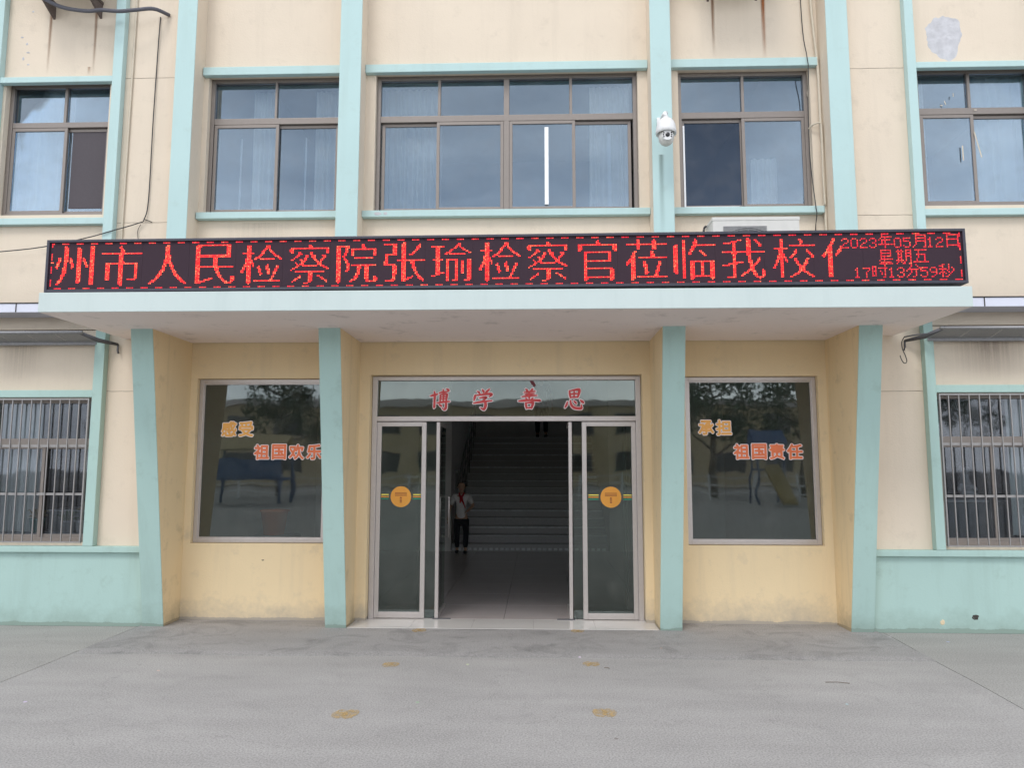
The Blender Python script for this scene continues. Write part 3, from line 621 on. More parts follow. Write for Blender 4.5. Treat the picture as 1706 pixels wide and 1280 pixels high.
# ================================================================== entrance
mb = MB(); fx0, fx1, fz1 = -1.768, 1.104, 2.560
mb.box(fx0, fx0+.055, 7.90, 7.98, .014, fz1); mb.box(fx1-.055, fx1, 7.90, 7.98, .014, fz1)
mb.box(fx0+.055, fx1-.055, 7.90, 7.98, fz1-.045, fz1); mb.box(fx0+.055, fx1-.055, 7.90, 7.98, 2.075, 2.128)
DF = mb.build('entrance_frame', 'silver', B, bevel=.004)
TP = MB().box(fx0+.056, fx1-.056, 7.935, 7.941, 2.129, fz1-.046).build('transom_pane', 'glass_door', DF)
# brush script on the transom: every stroke a tapered ribbon
BR = {
 '博': [[(4,66,3),(14,69,6),(30,73,5),(38,75,3)],[(22,88,3),(24,70,6),(23,40,5),(22,16,6),(20,10,2)],[(44,80,3),(60,84,5),(86,87,3)],[(50,72,4),(50,55,5),(49,42,4)],[(50,72,3),(68,75,5),(80,74,6),(79,58,5),(77,44,4)],[(51,62,3),(77,64,3)],[(51,52,3),(77,53,3)],[(63,97,3),(65,70,5),(64,42,4)],[(78,99,3),(86,95,6),(90,90,4)],[(34,34,3),(60,38,6),(94,41,3)],[(76,44,3),(77,26,6),(74,8,7),(66,3,3),(58,12,2)],[(44,28,3),(52,22,6),(56,17,3)]],
 '学': [[(24,88,3),(32,82,6),(36,76,3)],[(46,96,3),(52,88,6),(54,80,3)],[(80,98,3),(70,88,6),(58,74,3)],[(14,70,4),(12,58,6),(8,44,3)],[(14,68,3),(46,72,5),(82,76,6),(90,72,6),(78,60,2)],[(34,56,3),(54,60,5),(66,60,5),(58,50,4),(48,44,3)],[(50,46,3),(60,38,6),(62,20,7),(54,4,6),(38,12,2)],[(6,32,3),(40,38,6),(92,44,3)]],
 '善': [[(34,98,3),(40,92,6),(43,87,3)],[(68,99,3),(62,93,6),(56,87,3)],[(26,82,3),(50,85,5),(78,87,3)],[(30,73,3),(50,75,5),(74,77,3)],[(16,62,3),(50,66,6),(86,68,3)],[(50,86,3),(51,66,6),(50,52,3)],[(34,56,3),(39,50,5),(41,47,3)],[(68,57,3),(62,50,5),(59,47,2)],[(2,42,4),(24,44,6),(60,46,5),(98,44,7),(99,41,2)],[(34,34,4),(36,20,6),(38,8,4)],[(35,33,3),(56,35,5),(68,35,6),(64,20,6),(60,8,4)],[(39,10,3),(52,11,5),(62,11,3)]],
 '思': [[(28,90,4),(30,74,6),(33,56,4)],[(29,89,3),(52,94,5),(74,95,7),(72,76,6),(66,58,4)],[(31,73,3),(50,76,5),(70,76,3)],[(50,92,3),(50,74,5),(49,60,3)],[(33,58,3),(50,60,5),(68,60,3)],[(18,38,3),(14,24,6),(6,10,3)],[(32,44,4),(36,24,6),(50,10,7),(76,6,7),(84,10,6),(82,26,2)],[(48,42,3),(56,34,6),(60,28,3)],[(78,46,3),(88,38,7),(94,32,4)]]}
def ribbon(mb, pts, x0, z0, k, y, grow, mi):
    # smooth the stroke, then offset both sides by its width
    P = [Vector((p[0], p[1])) for p in pts]; W = [p[2] for p in pts]; S = []; SW = []
    n = len(P)
    for i in range(n-1):
        p0, p1, p2, p3 = P[max(i-1, 0)], P[i], P[i+1], P[min(i+2, n-1)]
        for q in range(5):
            t_ = q/5
            S.append(.5*((2*p1)+(p2-p0)*t_+(2*p0-5*p1+4*p2-p3)*t_*t_+(3*p1-p0-3*p2+p3)*t_**3)); SW.append(W[i]+(W[i+1]-W[i])*t_)
    S.append(P[-1]); SW.append(W[-1])
    d0 = (S[0]-S[1]).normalized(); d1 = (S[-1]-S[-2]).normalized()
    S = [S[0]+d0*(SW[0]*.8+grow)]+S+[S[-1]+d1*(SW[-1]*.8+grow)]; SW = [max(.4, SW[0]*.45)]+SW+[max(.4, SW[-1]*.3)]
    L_ = []; R_ = []
    for i, p in enumerate(S):
        d = (S[min(i+1, len(S)-1)]-S[max(i-1, 0)]).normalized(); nn = Vector((-d.y, d.x)); h = SW[i]*.98+grow
        L_.append(p+nn*h); R_.append(p-nn*h)
    m_ = len(S); vs_ = [(x0+p.x*k, y, z0+p.y*k) for p in L_+R_]
    mb.add(vs_, [(i, i+1, m_+i+1, m_+i) for i in range(m_-1)], mi)
for ch, cx, sz in (('博', -1.042, .252), ('学', -.582, .252), ('善', -.085, .252), ('思', .397, .246)):
    mb = MB(); k = sz/104
    for pas, (gw, mi, yb) in enumerate(((3.2, 1, 7.9342), (0, 0, 7.9315))):
        for i, st in enumerate(BR[ch]): ribbon(mb, st, cx-50*k*.93, 2.316-50*k, k*.96, yb-.00012*i, gw, mi)
    mb.build('character', ['red_letter', 'white_film'], TP)
# small red thing stuck above the third character
MB().prism_y([(-.075, 2.512), (-.035, 2.508), (-.012, 2.47), (-.018, 2.445), (-.04, 2.455), (-.06, 2.48)], 7.925, 7.932).build('paper_scrap', 'maroon', DF)

def leaf_fixed(x0, x1, cx):
    mb = ring(MB(), x0, x1, .020, 2.068, 7.915, 7.955, .048, wb=.062); F_ = mb.build('side_door', 'silver', B, bevel=.004)
    MB().box(x0+.049, x1-.049, 7.932, 7.938, .083, 2.019).build('pane', 'glass_door', F_)
    cz = 1.273; n = 40; r_ = .110
    s_ = MB().prism_y([(cx+r_*math.cos(2*math.pi*i/n), cz+r_*math.sin(2*math.pi*i/n)) for i in range(n)], 7.929, 7.9315, 0)
    for dz in (.040, .026, .012):
        for q in range(11):
            a = cx-.062+q*.0115; s_.box(a, a+.0085, 7.9278, 7.9288, cz+dz-.003, cz+dz+.0045, 1)
    s_.prism_y([(cx-.014, cz-.018), (cx+.014, cz-.018), (cx, cz+.001)], 7.9278, 7.9288, 1)
    for dz in (-.030, -.044, -.058): s_.box(cx-.011, cx+.011, 7.9278, 7.9288, cz+dz-.004, cz+dz+.004, 1)
    for sgn in (-1, 1):
        a, b = (cx-.235, cx-.13) if sgn < 0 else (cx+.13, cx+.235)
        a = max(a, x0+.052); b = min(b, x1-.052)
        for dz, mi in ((.022, 2), (.0, 0), (-.022, 3)): s_.box(a, b, 7.929, 7.931, cz+dz-.006, cz+dz+.006, mi)
    s_.build('safety_sticker', ['sticker', 'sticker_ink', 'yellow_film', 'green_film'], F_)
    return F_
FL = leaf_fixed(-1.712, -1.182, -1.447); FR = leaf_fixed(.478, 1.048, .778)
MB().tube([(-1.27, 8.05, .05), (-1.27, 8.05, 2.02)], .008).build('rod', 'silver', FL); MB().tube([(-1.235, 8.03, .05), (-1.235, 8.03, 2.02)], .006).build('rod', 'silver', FL)
MB().tube([(.955, 8.05, .10), (.955, 8.05, 2.02)], .008).build('rod', 'silver', FR); MB().tube([(.925, 8.03, .12), (.925, 8.03, 2.02)], .005).build('rod', 'silver', FR)
for a, b in ((-1.181, -1.078), (.382, .477)):
    MB().box(a, b, 7.95, 7.956, .02, 2.07).build('side_pane', 'glass_door', DF)
# swinging leaves, pushed inwards to a right angle
def leaf_open(x, sx):
    t_ = .036; y0, y1 = 7.915, 8.56; F_ = MB()
    for a, b, c, d in ((y0, y0+.06, .022, 2.066), (y0+.06, y1, .022, .06), (y0+.06, y1, 2.03, 2.066)):
        F_.box(x, x+t_, a, b, c, d)
    F_ = F_.build('swing_door', 'silver', B, bevel=.003)
    MB().box(x+.015, x+.021, y0+.061, y1-.001, .061, 2.029).build('pane', 'glass_door', F_)
    hx = x+t_+.034; xe = x+.021
    MB().tube([(xe, y1-.05, .80), (hx, y1-.05, .80), (hx, y1-.05, 1.25), (xe, y1-.05, 1.25)], .011).build('handle', 'silver', F_)
    a, b = (x-.02, x+.17) if sx > 0 else (x-.13, x+t_+.02)
    MB().box(a, b, 7.905, 7.925, .0145, .024).build('floor_pivot', 'dark_steel', F_)
leaf_open(-1.072, 1); leaf_open(.335, -1)

# ================================================================== staircase inside the hall
S = thing('staircase', (-.13, 14.1, 0), 'dark straight staircase with pale worn nosings rising inside the hall behind the open doors', 'staircase')
NS, RI, GO = 16, .144, .275
for k in range(NS):
    y = 14.1+GO*k; z = RI*(k+1)
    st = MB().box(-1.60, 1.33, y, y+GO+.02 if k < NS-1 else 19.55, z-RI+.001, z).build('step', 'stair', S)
    m_ = MB()
    if k == 0:
        for q in range(29): m_.box(-1.59+q*.1, -1.59+q*.1+.062, y-.0035, y-.0005, .03, .075)
    elif k % 2 == 0: m_.box(-1.59, 1.32, y-.004, y-.0005, z-.034, z-.004)
    else: m_.box(-1.59, 1.32, y-.004, y-.0005, z-.018, z-.006)
    m_.build('nosing', 'nosing', st)
H = thing('stair_railing', (-1.5, 14.2, .15), 'thin metal railing with a round newel knob up the left side of the dark staircase', 'railing')
def sz(y): return RI+(y-14.1)*RI/GO
MB().tube([(-1.52, 14.2, sz(14.2)+1.0), (-1.52, 18.2, sz(18.2)+.85)], .022).build('handrail', 'bar', H)
MB().tube([(-1.52, 14.2, sz(14.2)+.6), (-1.52, 18.2, sz(18.2)+.5)], .012).build('rail', 'bar', H)
MB().tube([(-1.52, 14.2, sz(14.2)+.25), (-1.52, 18.2, sz(18.2)+.2)], .012).build('rail', 'bar', H)
for i in range(9):
    y = 14.24+.5*i; MB().tube([(-1.52, y, sz(y)-.14), (-1.52, y, sz(y)+.95)], .013).build('baluster', 'bar', H)
nw = MB().tube([(-1.52, 14.16, .0), (-1.52, 14.16, 1.45)], .03); nw.lathe([(0, 1.53), (.03, 1.52), (.042, 1.49), (.03, 1.455), (.0, 1.45)], (-1.52, 14.16, 0), 12)
nw.build('newel_post', 'bar', H)

# ================================================================== people
def skin_obj(name, chains, mat, parent, sub=1, root=0):
    """chains: list of [(x,y,z,r), ...]; equal points merge so limbs grow out of one continuous body"""
    vs_ = []; rr_ = []; es = []; idx = {}
    for ch in chains:
        prev = None
        for p in ch:
            key = (round(p[0], 3), round(p[1], 3), round(p[2], 3))
            if key not in idx: idx[key] = len(vs_); vs_.append(p[:3]); rr_.append(p[3] if len(p) == 4 else p[3:5])
            if prev is not None and prev != idx[key]: es.append((prev, idx[key]))
            prev = idx[key]
    me = bpy.data.meshes.new(name); me.from_pydata(vs_, es, []); o = bpy.data.objects.new(name, me); col.objects.link(o)
    sm_ = o.modifiers.new('s', 'SKIN'); sm_.use_smooth_shade = True
    for i, sv in enumerate(me.skin_vertices[0].data):
        r_ = rr_[i]; sv.radius = (r_, r_) if isinstance(r_, (int, float)) else tuple(r_); sv.use_root = (i == root)
    ss = o.modifiers.new('u', 'SUBSURF'); ss.levels = sub
    bpy.context.view_layer.update(); dg = bpy.context.evaluated_depsgraph_get()
    m2 = bpy.data.meshes.new_from_object(o.evaluated_get(dg)); bpy.data.objects.remove(o)
    m2.name = name; m2.materials.clear(); m2.materials.append(M[mat])
    for p in m2.polygons: p.material_index = 0
    q = bpy.data.objects.new(name, m2); col.objects.link(q); q.parent = parent; return q
def person(loc, h, label, shirt, arms, hair_long=True, scarf=True, legs=None):
    P_ = thing('person', loc, label, 'person', None); s = h
    sh_z, hip_z = .80*s, .50*s; sw = .115*s
    # body: pelvis root, spine, neck, head, arms with hands, legs
    pel = (0, 0, hip_z, .072*s)
    spine = [pel, (0, 0, .60*s, .062*s), (0, -.005*s, .70*s, .070*s), (0, 0, .79*s, .060*s), (0, 0, .835*s, .030*s), (0, -.01*s, .87*s, .030*s), (0, -.012*s, .915*s, .056*s), (0, -.010*s, .96*s, .052*s), (0, -.008*s, .985*s, .030*s)]
    chains = [spine]; hands = []
    for sg, (el, wr) in ((-1, arms[0]), (1, arms[1])):
        shd = (sg*sw*.85, 0, sh_z-.012*s, .034*s)
        el = (el[0]*s, el[1]*s, el[2]*s, .024*s); wr = (wr[0]*s, wr[1]*s, wr[2]*s, .016*s)
        chains.append([spine[3], shd, el, wr])
        d = (Vector(wr[:3])-Vector(el[:3])).normalized(); side = Vector((0, 1, 0)).cross(d).normalized()
        fwd = Vector((0, -1, 0)); fwd = (fwd-d*fwd.dot(d)).normalized()
        pc = Vector(wr[:3])+d*.035*s; chains.append([wr, (pc.x, pc.y, pc.z, .017*s)])
        for q, (ln, of) in enumerate(((.030, -.013), (.036, -.004), (.034, .005), (.027, .013))):
            a = pc+fwd*of*s*1.1+d*.010*s; b = a+d*ln*s*.6+side*.004*s*sg; c = b+d*ln*s*.4-side*.008*s*sg
            hands.append([(a.x, a.y, a.z, .006*s), (b.x, b.y, b.z, .0055*s), (c.x, c.y, c.z, .0045*s)])
        a = Vector(wr[:3])+d*.018*s+fwd*.012*s; b = a+fwd*.018*s+d*.012*s; c = b+d*.014*s
        hands.append([(a.x, a.y, a.z, .006*s), (b.x, b.y, b.z, .0055*s), (c.x, c.y, c.z, .005*s)])
    lg = legs or [(-.062, -.03, .06), (.062, .03, -.06)]
    for (lx, ky, fy) in lg:
        chains.append([pel, (lx*.9*s, 0, .46*s, .050*s), (lx*s, ky*s, .27*s, .034*s), (lx*s, fy*s*.6, .06*s, .022*s), (lx*s, fy*s*.6-.05*s, .022*s, .020*s)])
    skin_obj('body', chains, 'skin', P_, 2)
    # fingers are separate little skins joined into one mesh
    hb = []
    for hc in hands: hb.append(skin_obj('finger', [hc], 'skin', P_, 1))
    # shirt with short sleeves
    sc = [[(0, 0, .47*s, .088*s), (0, 0, .56*s, .078*s), (0, -.004*s, .68*s, .080*s), (0, 0, .775*s, .068*s), (0, 0, .822*s, .036*s)]]
    for sg, (el, wr) in ((-1, arms[0]), (1, arms[1])):
        e = Vector((el[0]*s, el[1]*s, el[2]*s)); a = Vector((sg*sw*.85, 0, sh_z-.012*s)); m_ = a.lerp(e, .85)
        sc.append([sc[0][3], (a.x, a.y, a.z, .046*s), (m_.x, m_.y, m_.z, .037*s)])
    skin_obj('shirt', sc, shirt, P_, 2)
    tc_ = []
    pel2 = (0, 0, .495*s, .080*s)
    for (lx, ky, fy) in lg: tc_.append([pel2, (lx*.95*s, 0, .44*s, .060*s), (lx*s, ky*s, .27*s, .043*s), (lx*s, fy*s*.6, .07*s, .034*s)])
    skin_obj('trousers', tc_, 'trouser', P_, 2)
    for (lx, ky, fy) in lg: skin_obj('shoe', [[(lx*s, fy*s*.6+.015*s, .028*s, .027*s), (lx*s, fy*s*.6-.04*s, .024*s, .028*s), (lx*s, fy*s*.6-.085*s, .018*s, .020*s)]], 'black', P_, 2)
    hc = [[(0, .012*s, .985*s, .045*s), (0, .030*s, .95*s, .052*s), (0, .040*s, .90*s, .040*s)]]
    if hair_long: hc.append([hc[0][1], (-.045*s, .01*s, .955*s, .022*s), (-.052*s, .005*s, .91*s, .015*s)]); hc.append([hc[0][1], (.045*s, .01*s, .955*s, .022*s), (.052*s, .005*s, .91*s, .015*s)])
    skin_obj('hair', hc, 'hair', P_, 2)
    for sg in (-1, 1):
        skin_obj('eye', [[(sg*.020*s, -.062*s, .927*s, .006*s), (sg*.024*s, -.061*s, .927*s, .006*s)]], 'hair', P_, 1)
        skin_obj('ear', [[(sg*.056*s, -.005*s, .930*s, .008*s), (sg*.058*s, -.003*s, .910*s, .008*s)]], 'skin', P_, 1)
    skin_obj('nose', [[(0, -.062*s, .922*s, .006*s), (0, -.070*s, .907*s, .008*s)]], 'skin', P_, 1)
    skin_obj('mouth', [[(-.012*s, -.062*s, .890*s, .004*s), (.012*s, -.062*s, .890*s, .004*s)]], 'scarf', P_, 1)
    if scarf:
        skin_obj('neckerchief', [[(0, .03*s, .835*s, .018*s), (-.035*s, .0, .835*s, .016*s), (-.018*s, -.06*s, .80*s, .014*s), (.0, -.078*s, .765*s, .016*s), (.035*s, -.080*s, .70*s, .012*s), (.060*s, -.078*s, .63*s, .006*s)],
                                 [(0, .03*s, .835*s, .018*s), (.035*s, 0, .835*s, .016*s), (.018*s, -.06*s, .80*s, .014*s), (0, -.078*s, .765*s, .016*s), (-.015*s, -.082*s, .70*s, .012*s)]], 'scarf', P_, 2)
    return P_
child = person((-1.385, 13.75, .014), 1.30, 'child in white shirt, red neckerchief and dark trousers at the foot of the stairs', 'shirt',
               (((-.165, .01, .64), (-.185, -.02, .49)), ((.165, .02, .66), (.10, -.10, .60))))
adult = person((.12, 18.7, RI*NS), 1.66, 'adult seen only from the waist down, standing on the dark upper stair landing', 'trouser',
               (((-.15, .01, .63), (-.16, -.03, .47)), ((.15, .01, .63), (.16, -.03, .47))), False, False)

# ================================================================== LED display on the canopy
def dot_glyph(ch, n=32, s=8):
    """32 by 32 dot pattern: upright strokes stay thick, level strokes thin out as on the board"""
    im = glyph_mask(ch, n*s, 28.5/32); th = im.copy()
    for k in range(-6, 7): th &= np.roll(im, k, 0)
    wd2 = th | np.roll(th, 1, 1)
    return (wd2.reshape(n, s, n, s).mean((1, 3)) > .34)[::-1]
SMALL = {
 '0': ['01110','10001','10001','10001','10001','10001','01110'], '1': ['00100','01100','00100','00100','00100','00100','01110'],
 '2': ['01110','10001','00001','00110','01000','10000','11111'], '3': ['01110','10001','00001','00110','00001','10001','01110'],
 '5': ['11111','10000','11110','00001','00001','10001','01110'], '7': ['11111','00001','00010','00100','00100','00100','00100'],
 '9': ['01110','10001','10001','01111','00001','00010','01100'],
 '年': ['0010000000','0011111110','0100100000','1011111100','0010100000','0010100000','1111111111','0000100000','0000100000'],
 '月': ['0011111110','0010000010','0011111110','0010000010','0011111110','0010000010','0010000010','0100000010','1000000110'],
 '日': ['0111111110','0100000010','0100000010','0111111110','0100000010','0100000010','0100000010','0111111110','0100000010'],
 '星': ['0111111100','0100000100','0111111100','0100000100','0111111100','0101000000','0111111110','1001000000','0111111100','1111111110'],
 '期': ['0101001111','1111101001','0101001111','0111001001','0101001111','0111001001','0101001001','1111101001','0101010001','1000110011'],
 '五': ['0111111110','0001000000','0001000000','0011111100','0001000100','0001000100','0010000100','0010000100','1111111111'],
 '时': ['0000000010','1110000010','1010111111','1010000010','1110010010','1010001010','1010001010','1110000010','0000000110'],
 '分': ['0001001000','0001000100','0010000010','0111111101','1001001000','0001001000','0010001000','0100001000','1000110000'],
 '秒': ['0011001000','1110001000','0010001010','1111101001','0010010001','0111001010','1010100100','0010001000','0010110000']}
PI_, COLS, ROWS = .0128, 608, 32
grid = {}
def put(c, r, key):
    if 0 <= c < COLS and 0 <= r < ROWS: grid[(c, r)] = key
txt = '滕州市人民检察院张瑜检察官莅临我校作'
for i, ch in enumerate(txt):
    c0 = int(round(.5+32.2*(i-1)))+(4 if i == 0 else 0)
    dots = dot_glyph(ch)
    for r in range(32):
        for b_ in range(32):
            if dots[r][b_] and c0+b_ < 531: put(c0+b_, r, 'c%02d' % i)
def put_line(s_, c, r0, key):
    for ch in s_:
        g_ = SMALL[ch]; off = (9-len(g_)) if ch in '0123579' else 0
        for j, row in enumerate(g_):
            for i_, b_ in enumerate(row):
                if b_ == '1': put(c+i_, r0+j+off, key)
        c += {'年': 10, '时': 10, '星': 11, '期': 11}.get(ch, 6 if ch in '0123579' else 9)
for (c, r) in [k for k in grid if k[0] >= 534]: grid.pop((c, r))
put_line('2023年05月12日', 531, 1, 'd0'); put_line('星期五', 555, 11, 'd1'); put_line('17时13分59秒', 538, 21, 'd2')
for c in range(COLS):
    if (c+3) % 10 < 5 and (c, 0) not in grid: put(c, 0, 'border')
    if (c+7) % 10 < 5 and (c, 31) not in grid: put(c, 31, 'border')
for r in range(ROWS):
    if (r+2) % 9 < 5: put(0, r, 'border'); put(607, r, 'border')
LX0, LX1, LZ0, LZ1 = -4.266, 3.592, 3.092, 3.560
D = thing('led_display', (-.337, 6.24, LZ0), 'long black scrolling display board with red dot characters lying along the canopy front', 'display')
ring(MB(), LX0, LX1, LZ0, LZ1, 6.158, 6.33, .024).build('housing_frame', 'led_frame', D, bevel=.004)
MB().box(LX0+.01, LX1-.01, 6.20, 6.325, LZ0+.01, LZ1-.01).build('cabinet_back', 'led_frame', D)
nmod = 19; ax0 = (LX0+LX1)/2-COLS*PI_/2; az1 = (LZ0+LZ1)/2+ROWS*PI_/2
sx = (LX1-LX0-.05)/nmod; srcm = None
for i in range(nmod):
    x = LX0+.025+sx*i
    if srcm is None: srcm = MB().box(x+.0006, x+sx-.0006, 6.1755, 6.199, LZ0+.0245, LZ1-.0245).build('led_module', 'screen', D)
    else:
        c = srcm.copy(); col.objects.link(c); c.parent = D; c.location = srcm.location+Vector((sx*i, 0, 0))
groups = {}
for (c, r), k in grid.items(): groups.setdefault(k, []).append((c, r))
for k, cells in sorted(groups.items()):
    mb = MB()
    for c, r in cells:
        x = ax0+(c+.5)*PI_; z = az1-(r+.5)*PI_; q = .0049
        mb.add([(x+q*math.cos(a), 6.172, z+q*math.sin(a)) for a in [math.pi/8+math.pi/4*j for j in range(8)]]+[(x+q*math.cos(a), 6.1755, z+q*math.sin(a)) for a in [math.pi/8+math.pi/4*j for j in range(8)]],
               [list(range(8))]+[(j, j+8, (j+1) % 8+8, (j+1) % 8) for j in range(8)])
    nm = {'b': 'lit_border', 'c': 'lit_character', 'd': 'lit_date_line'}[k[0]]
    mb.build(nm, 'led' if k[0] == 'c' else 'led_dim', D, kind='stuff')
D.rotation_euler = (0, -.0034, 0); D.location.z += .012
MB().box(3.56, 3.60, 6.36, 6.40, 3.0885, 3.25).build('support_bracket', 'dark_steel', D)
for x in (-3.2, -.3, 2.4): MB().box(x-.02, x+.02, 6.332, 6.36, 3.10, 3.50).build('support_bracket', 'dark_steel', D)

# ================================================================== grilles
def grille(x0, x1, z0, z1, rails, label, first, n):
    G_ = thing('window_grille', ((x0+x1)/2, 7.48, z0), label, 'window grille', 'barred grilles over the ground floor wing windows')
    ring(MB(), x0, x1, z0, z1, 7.470, 7.492, .014).build('grille_frame', 'bar', G_)
    s0 = None
    for i in range(n):
        x = first+.1*i
        if s0 is None: s0 = MB().box(x-.005, x+.005, 7.474, 7.487, z0+.012, z1-.012).build('bar', 'bar', G_, bevel=.002); xf = x
        else:
            c = s0.copy(); col.objects.link(c); c.parent = G_; c.location = s0.location+Vector((x-xf, 0, 0))
    for z in rails: MB().box(x0+.012, x1-.012, 7.488, 7.498, z-.012, z+.012).build('cross_rail', 'bar', G_)
    return G_
grille(-5.795, -4.612, .822, 2.288, (1.31, 1.80), 'grey barred grille over the curtained window with flower pots, left wing', -5.72, 11)
grille(3.990, 5.215, .822, 2.318, (1.31, 1.82), 'grey barred grille over the dark window with a white soft toy, right wing', 4.085, 11)

# ================================================================== rain awnings
def awning(x0, x1, end, label):
    A = thing('rain_awning', ((x0+x1)/2, 7.45, 2.85), label, 'awning')
    MB().tube([(x0, 7.20, 2.930), (x1, 7.20, 2.930)], .018).build('front_tube', 'steel', A)
    MB().box(x0, x1, 7.44, 7.50, 2.845, 2.885).build('wall_rail', 'steel', A)
    n = 10; L_ = x1-x0
    for i in range(n):
        a = x0+L_*i/n+.004; b = x0+L_*(i+1)/n-.004
        MB().add([(a, 7.205, 2.918), (b, 7.205, 2.918), (b, 7.44, 2.872), (a, 7.44, 2.872), (a, 7.205, 2.921), (b, 7.205, 2.921), (b, 7.44, 2.875), (a, 7.44, 2.875)],
                 [(0, 1, 2, 3), (4, 7, 6, 5), (0, 4, 5, 1), (2, 6, 7, 3), (0, 3, 7, 4), (1, 5, 6, 2)]).build('awning_panel', 'steel', A)
    s_ = 1 if end > (x0+x1)/2 else -1
    MB().tube([(end-s_*.04, 7.19, 2.935), (end+s_*.06, 7.38, 2.88), (end+s_*.20, 7.50, 2.855)], [.016, .024, .014]).build('support_arm', 'dark_steel', A)
    MB().tube([(end+s_*.20, 7.50, 2.855), (end+s_*.205, 7.49, 2.79), (end+s_*.22, 7.48, 2.76)], .010).build('hook', 'dark_steel', A)
    for f in (.35, .8): 
        x = x0+L_*f; MB().tube([(x, 7.20, 2.945), (x, 7.47, 2.90)], .009).build('rib', 'dark_steel', A)
awning(-7.5, -4.56, -4.56, 'grey folded metal rain awning above the left barred window')
awning(3.90, 6.9, 3.90, 'grey folded metal rain awning with hanging wire above the right barred window')

# ================================================================== cables and pipes
def cable(name, pts, r_, m, label, cat, seg=6):
    S_ = []; P = [Vector(p) for p in pts]; n = len(P)
    for i in range(n-1):
        p0, p1, p2, p3 = P[max(i-1, 0)], P[i], P[i+1], P[min(i+2, n-1)]
        for q in range(6):
            t_ = q/6; S_.append(.5*((2*p1)+(p2-p0)*t_+(2*p0-5*p1+4*p2-p3)*t_*t_+(3*p1-p0-3*p2+p3)*t_**3))
    S_.append(P[-1]); return tag(MB().tube(S_, r_, seg).build(name, m), label, cat)
cable('cable', [(-4.117, 7.52, 6.50), (-4.117, 7.51, 6.264), (-4.125, 7.515, 5.918), (-4.129, 7.51, 5.27), (-4.133, 7.515, 4.433), (-4.161, 7.505, 4.209), (-4.21, 7.49, 4.157), (-4.477, 7.44, 4.055), (-4.763, 7.43, 3.973), (-5.3, 7.40, 3.86), (-6.2, 7.42, 3.80)], .0055, 'black', 'thin black cable hanging down the left wing panel and sagging off behind the display', 'cable')
cable('cable_tail', [(-4.170, 7.52, 4.209), (-4.12, 7.515, 4.19), (-4.085, 7.52, 4.176)], .004, 'black', 'short frayed cable end where the black cable turns on the left panel', 'cable')
cable('cable', [(-4.20, 7.515, 4.15), (-4.23, 7.515, 4.08), (-4.215, 7.515, 3.95)], .003, 'black', 'hair thin wire dangling below the bend of the left black cable', 'cable')
cable('conduit', [(-4.382, 7.515, 7.9), (-4.388, 7.515, 6.2), (-4.395, 7.515, 5.2), (-4.408, 7.515, 3.10)], .011, 'pvc', 'slim cream conduit running down the left wing panel beside the mint strip', 'conduit')
cable('air_hose', [(-5.35, 7.25, 6.62), (-5.1, 7.3, 6.50), (-4.80, 7.28, 6.43), (-4.623, 7.26, 6.425), (-4.44, 7.28, 6.42), (-4.279, 7.32, 6.458), (-4.118, 7.38, 6.505), (-4.02, 7.52, 6.52)], .020, 'hose', 'thick dark wrapped hose leading from the upper left air conditioner into the wall', 'hose', 10)
cable('drain_pipe', [(2.93, 7.60, 7.9), (2.962, 7.60, 6.586), (3.005, 7.60, 5.835), (3.008, 7.60, 5.2), (3.018, 7.60, 4.811), (3.012, 7.60, 3.10)], .014, 'pvc', 'bent cream drain pipe beside the right window, next to the fourth pilaster', 'pipe', 10)
cable('pipe_stub', [(2.90, 7.645, 5.17), (2.93, 7.60, 5.195), (2.985, 7.575, 5.20), (3.005, 7.575, 5.14), (3.0, 7.575, 4.6), (3.008, 7.575, 4.3)], .010, 'pvc', 'small hooked pipe stub coming out of the wall right of the upper right window', 'pipe', 8)
cable('cable', [(2.855, 7.63, 7.9), (2.87, 7.63, 6.4), (2.885, 7.57, 5.95), (2.893, 7.565, 5.80), (2.900, 7.63, 5.5), (2.897, 7.64, 4.839), (2.905, 7.565, 4.30), (2.91, 7.56, 4.2), (2.915, 7.63, 4.0), (2.915, 7.63, 3.3)], .005, 'black', 'thin black cable dropping past the right edge of the upper right window', 'cable')
cable('hanging_wire', [(3.60, 7.30, 2.86), (3.575, 7.30, 2.81), (3.578, 7.30, 2.74), (3.60, 7.30, 2.68), (3.612, 7.30, 2.62), (3.59, 7.30, 2.60), (3.565, 7.30, 2.63), (3.555, 7.31, 2.68)], .0045, 'black', 'looped black wire hanging under the canopy near the right awning', 'wire')
cable('wire', [(3.60, 7.30, 2.86), (3.70, 7.25, 2.875), (3.82, 7.22, 2.885), (3.92, 7.20, 2.92)], .007, 'dark_steel', 'dark bent rod joining the right awning end to the canopy corner', 'rod')

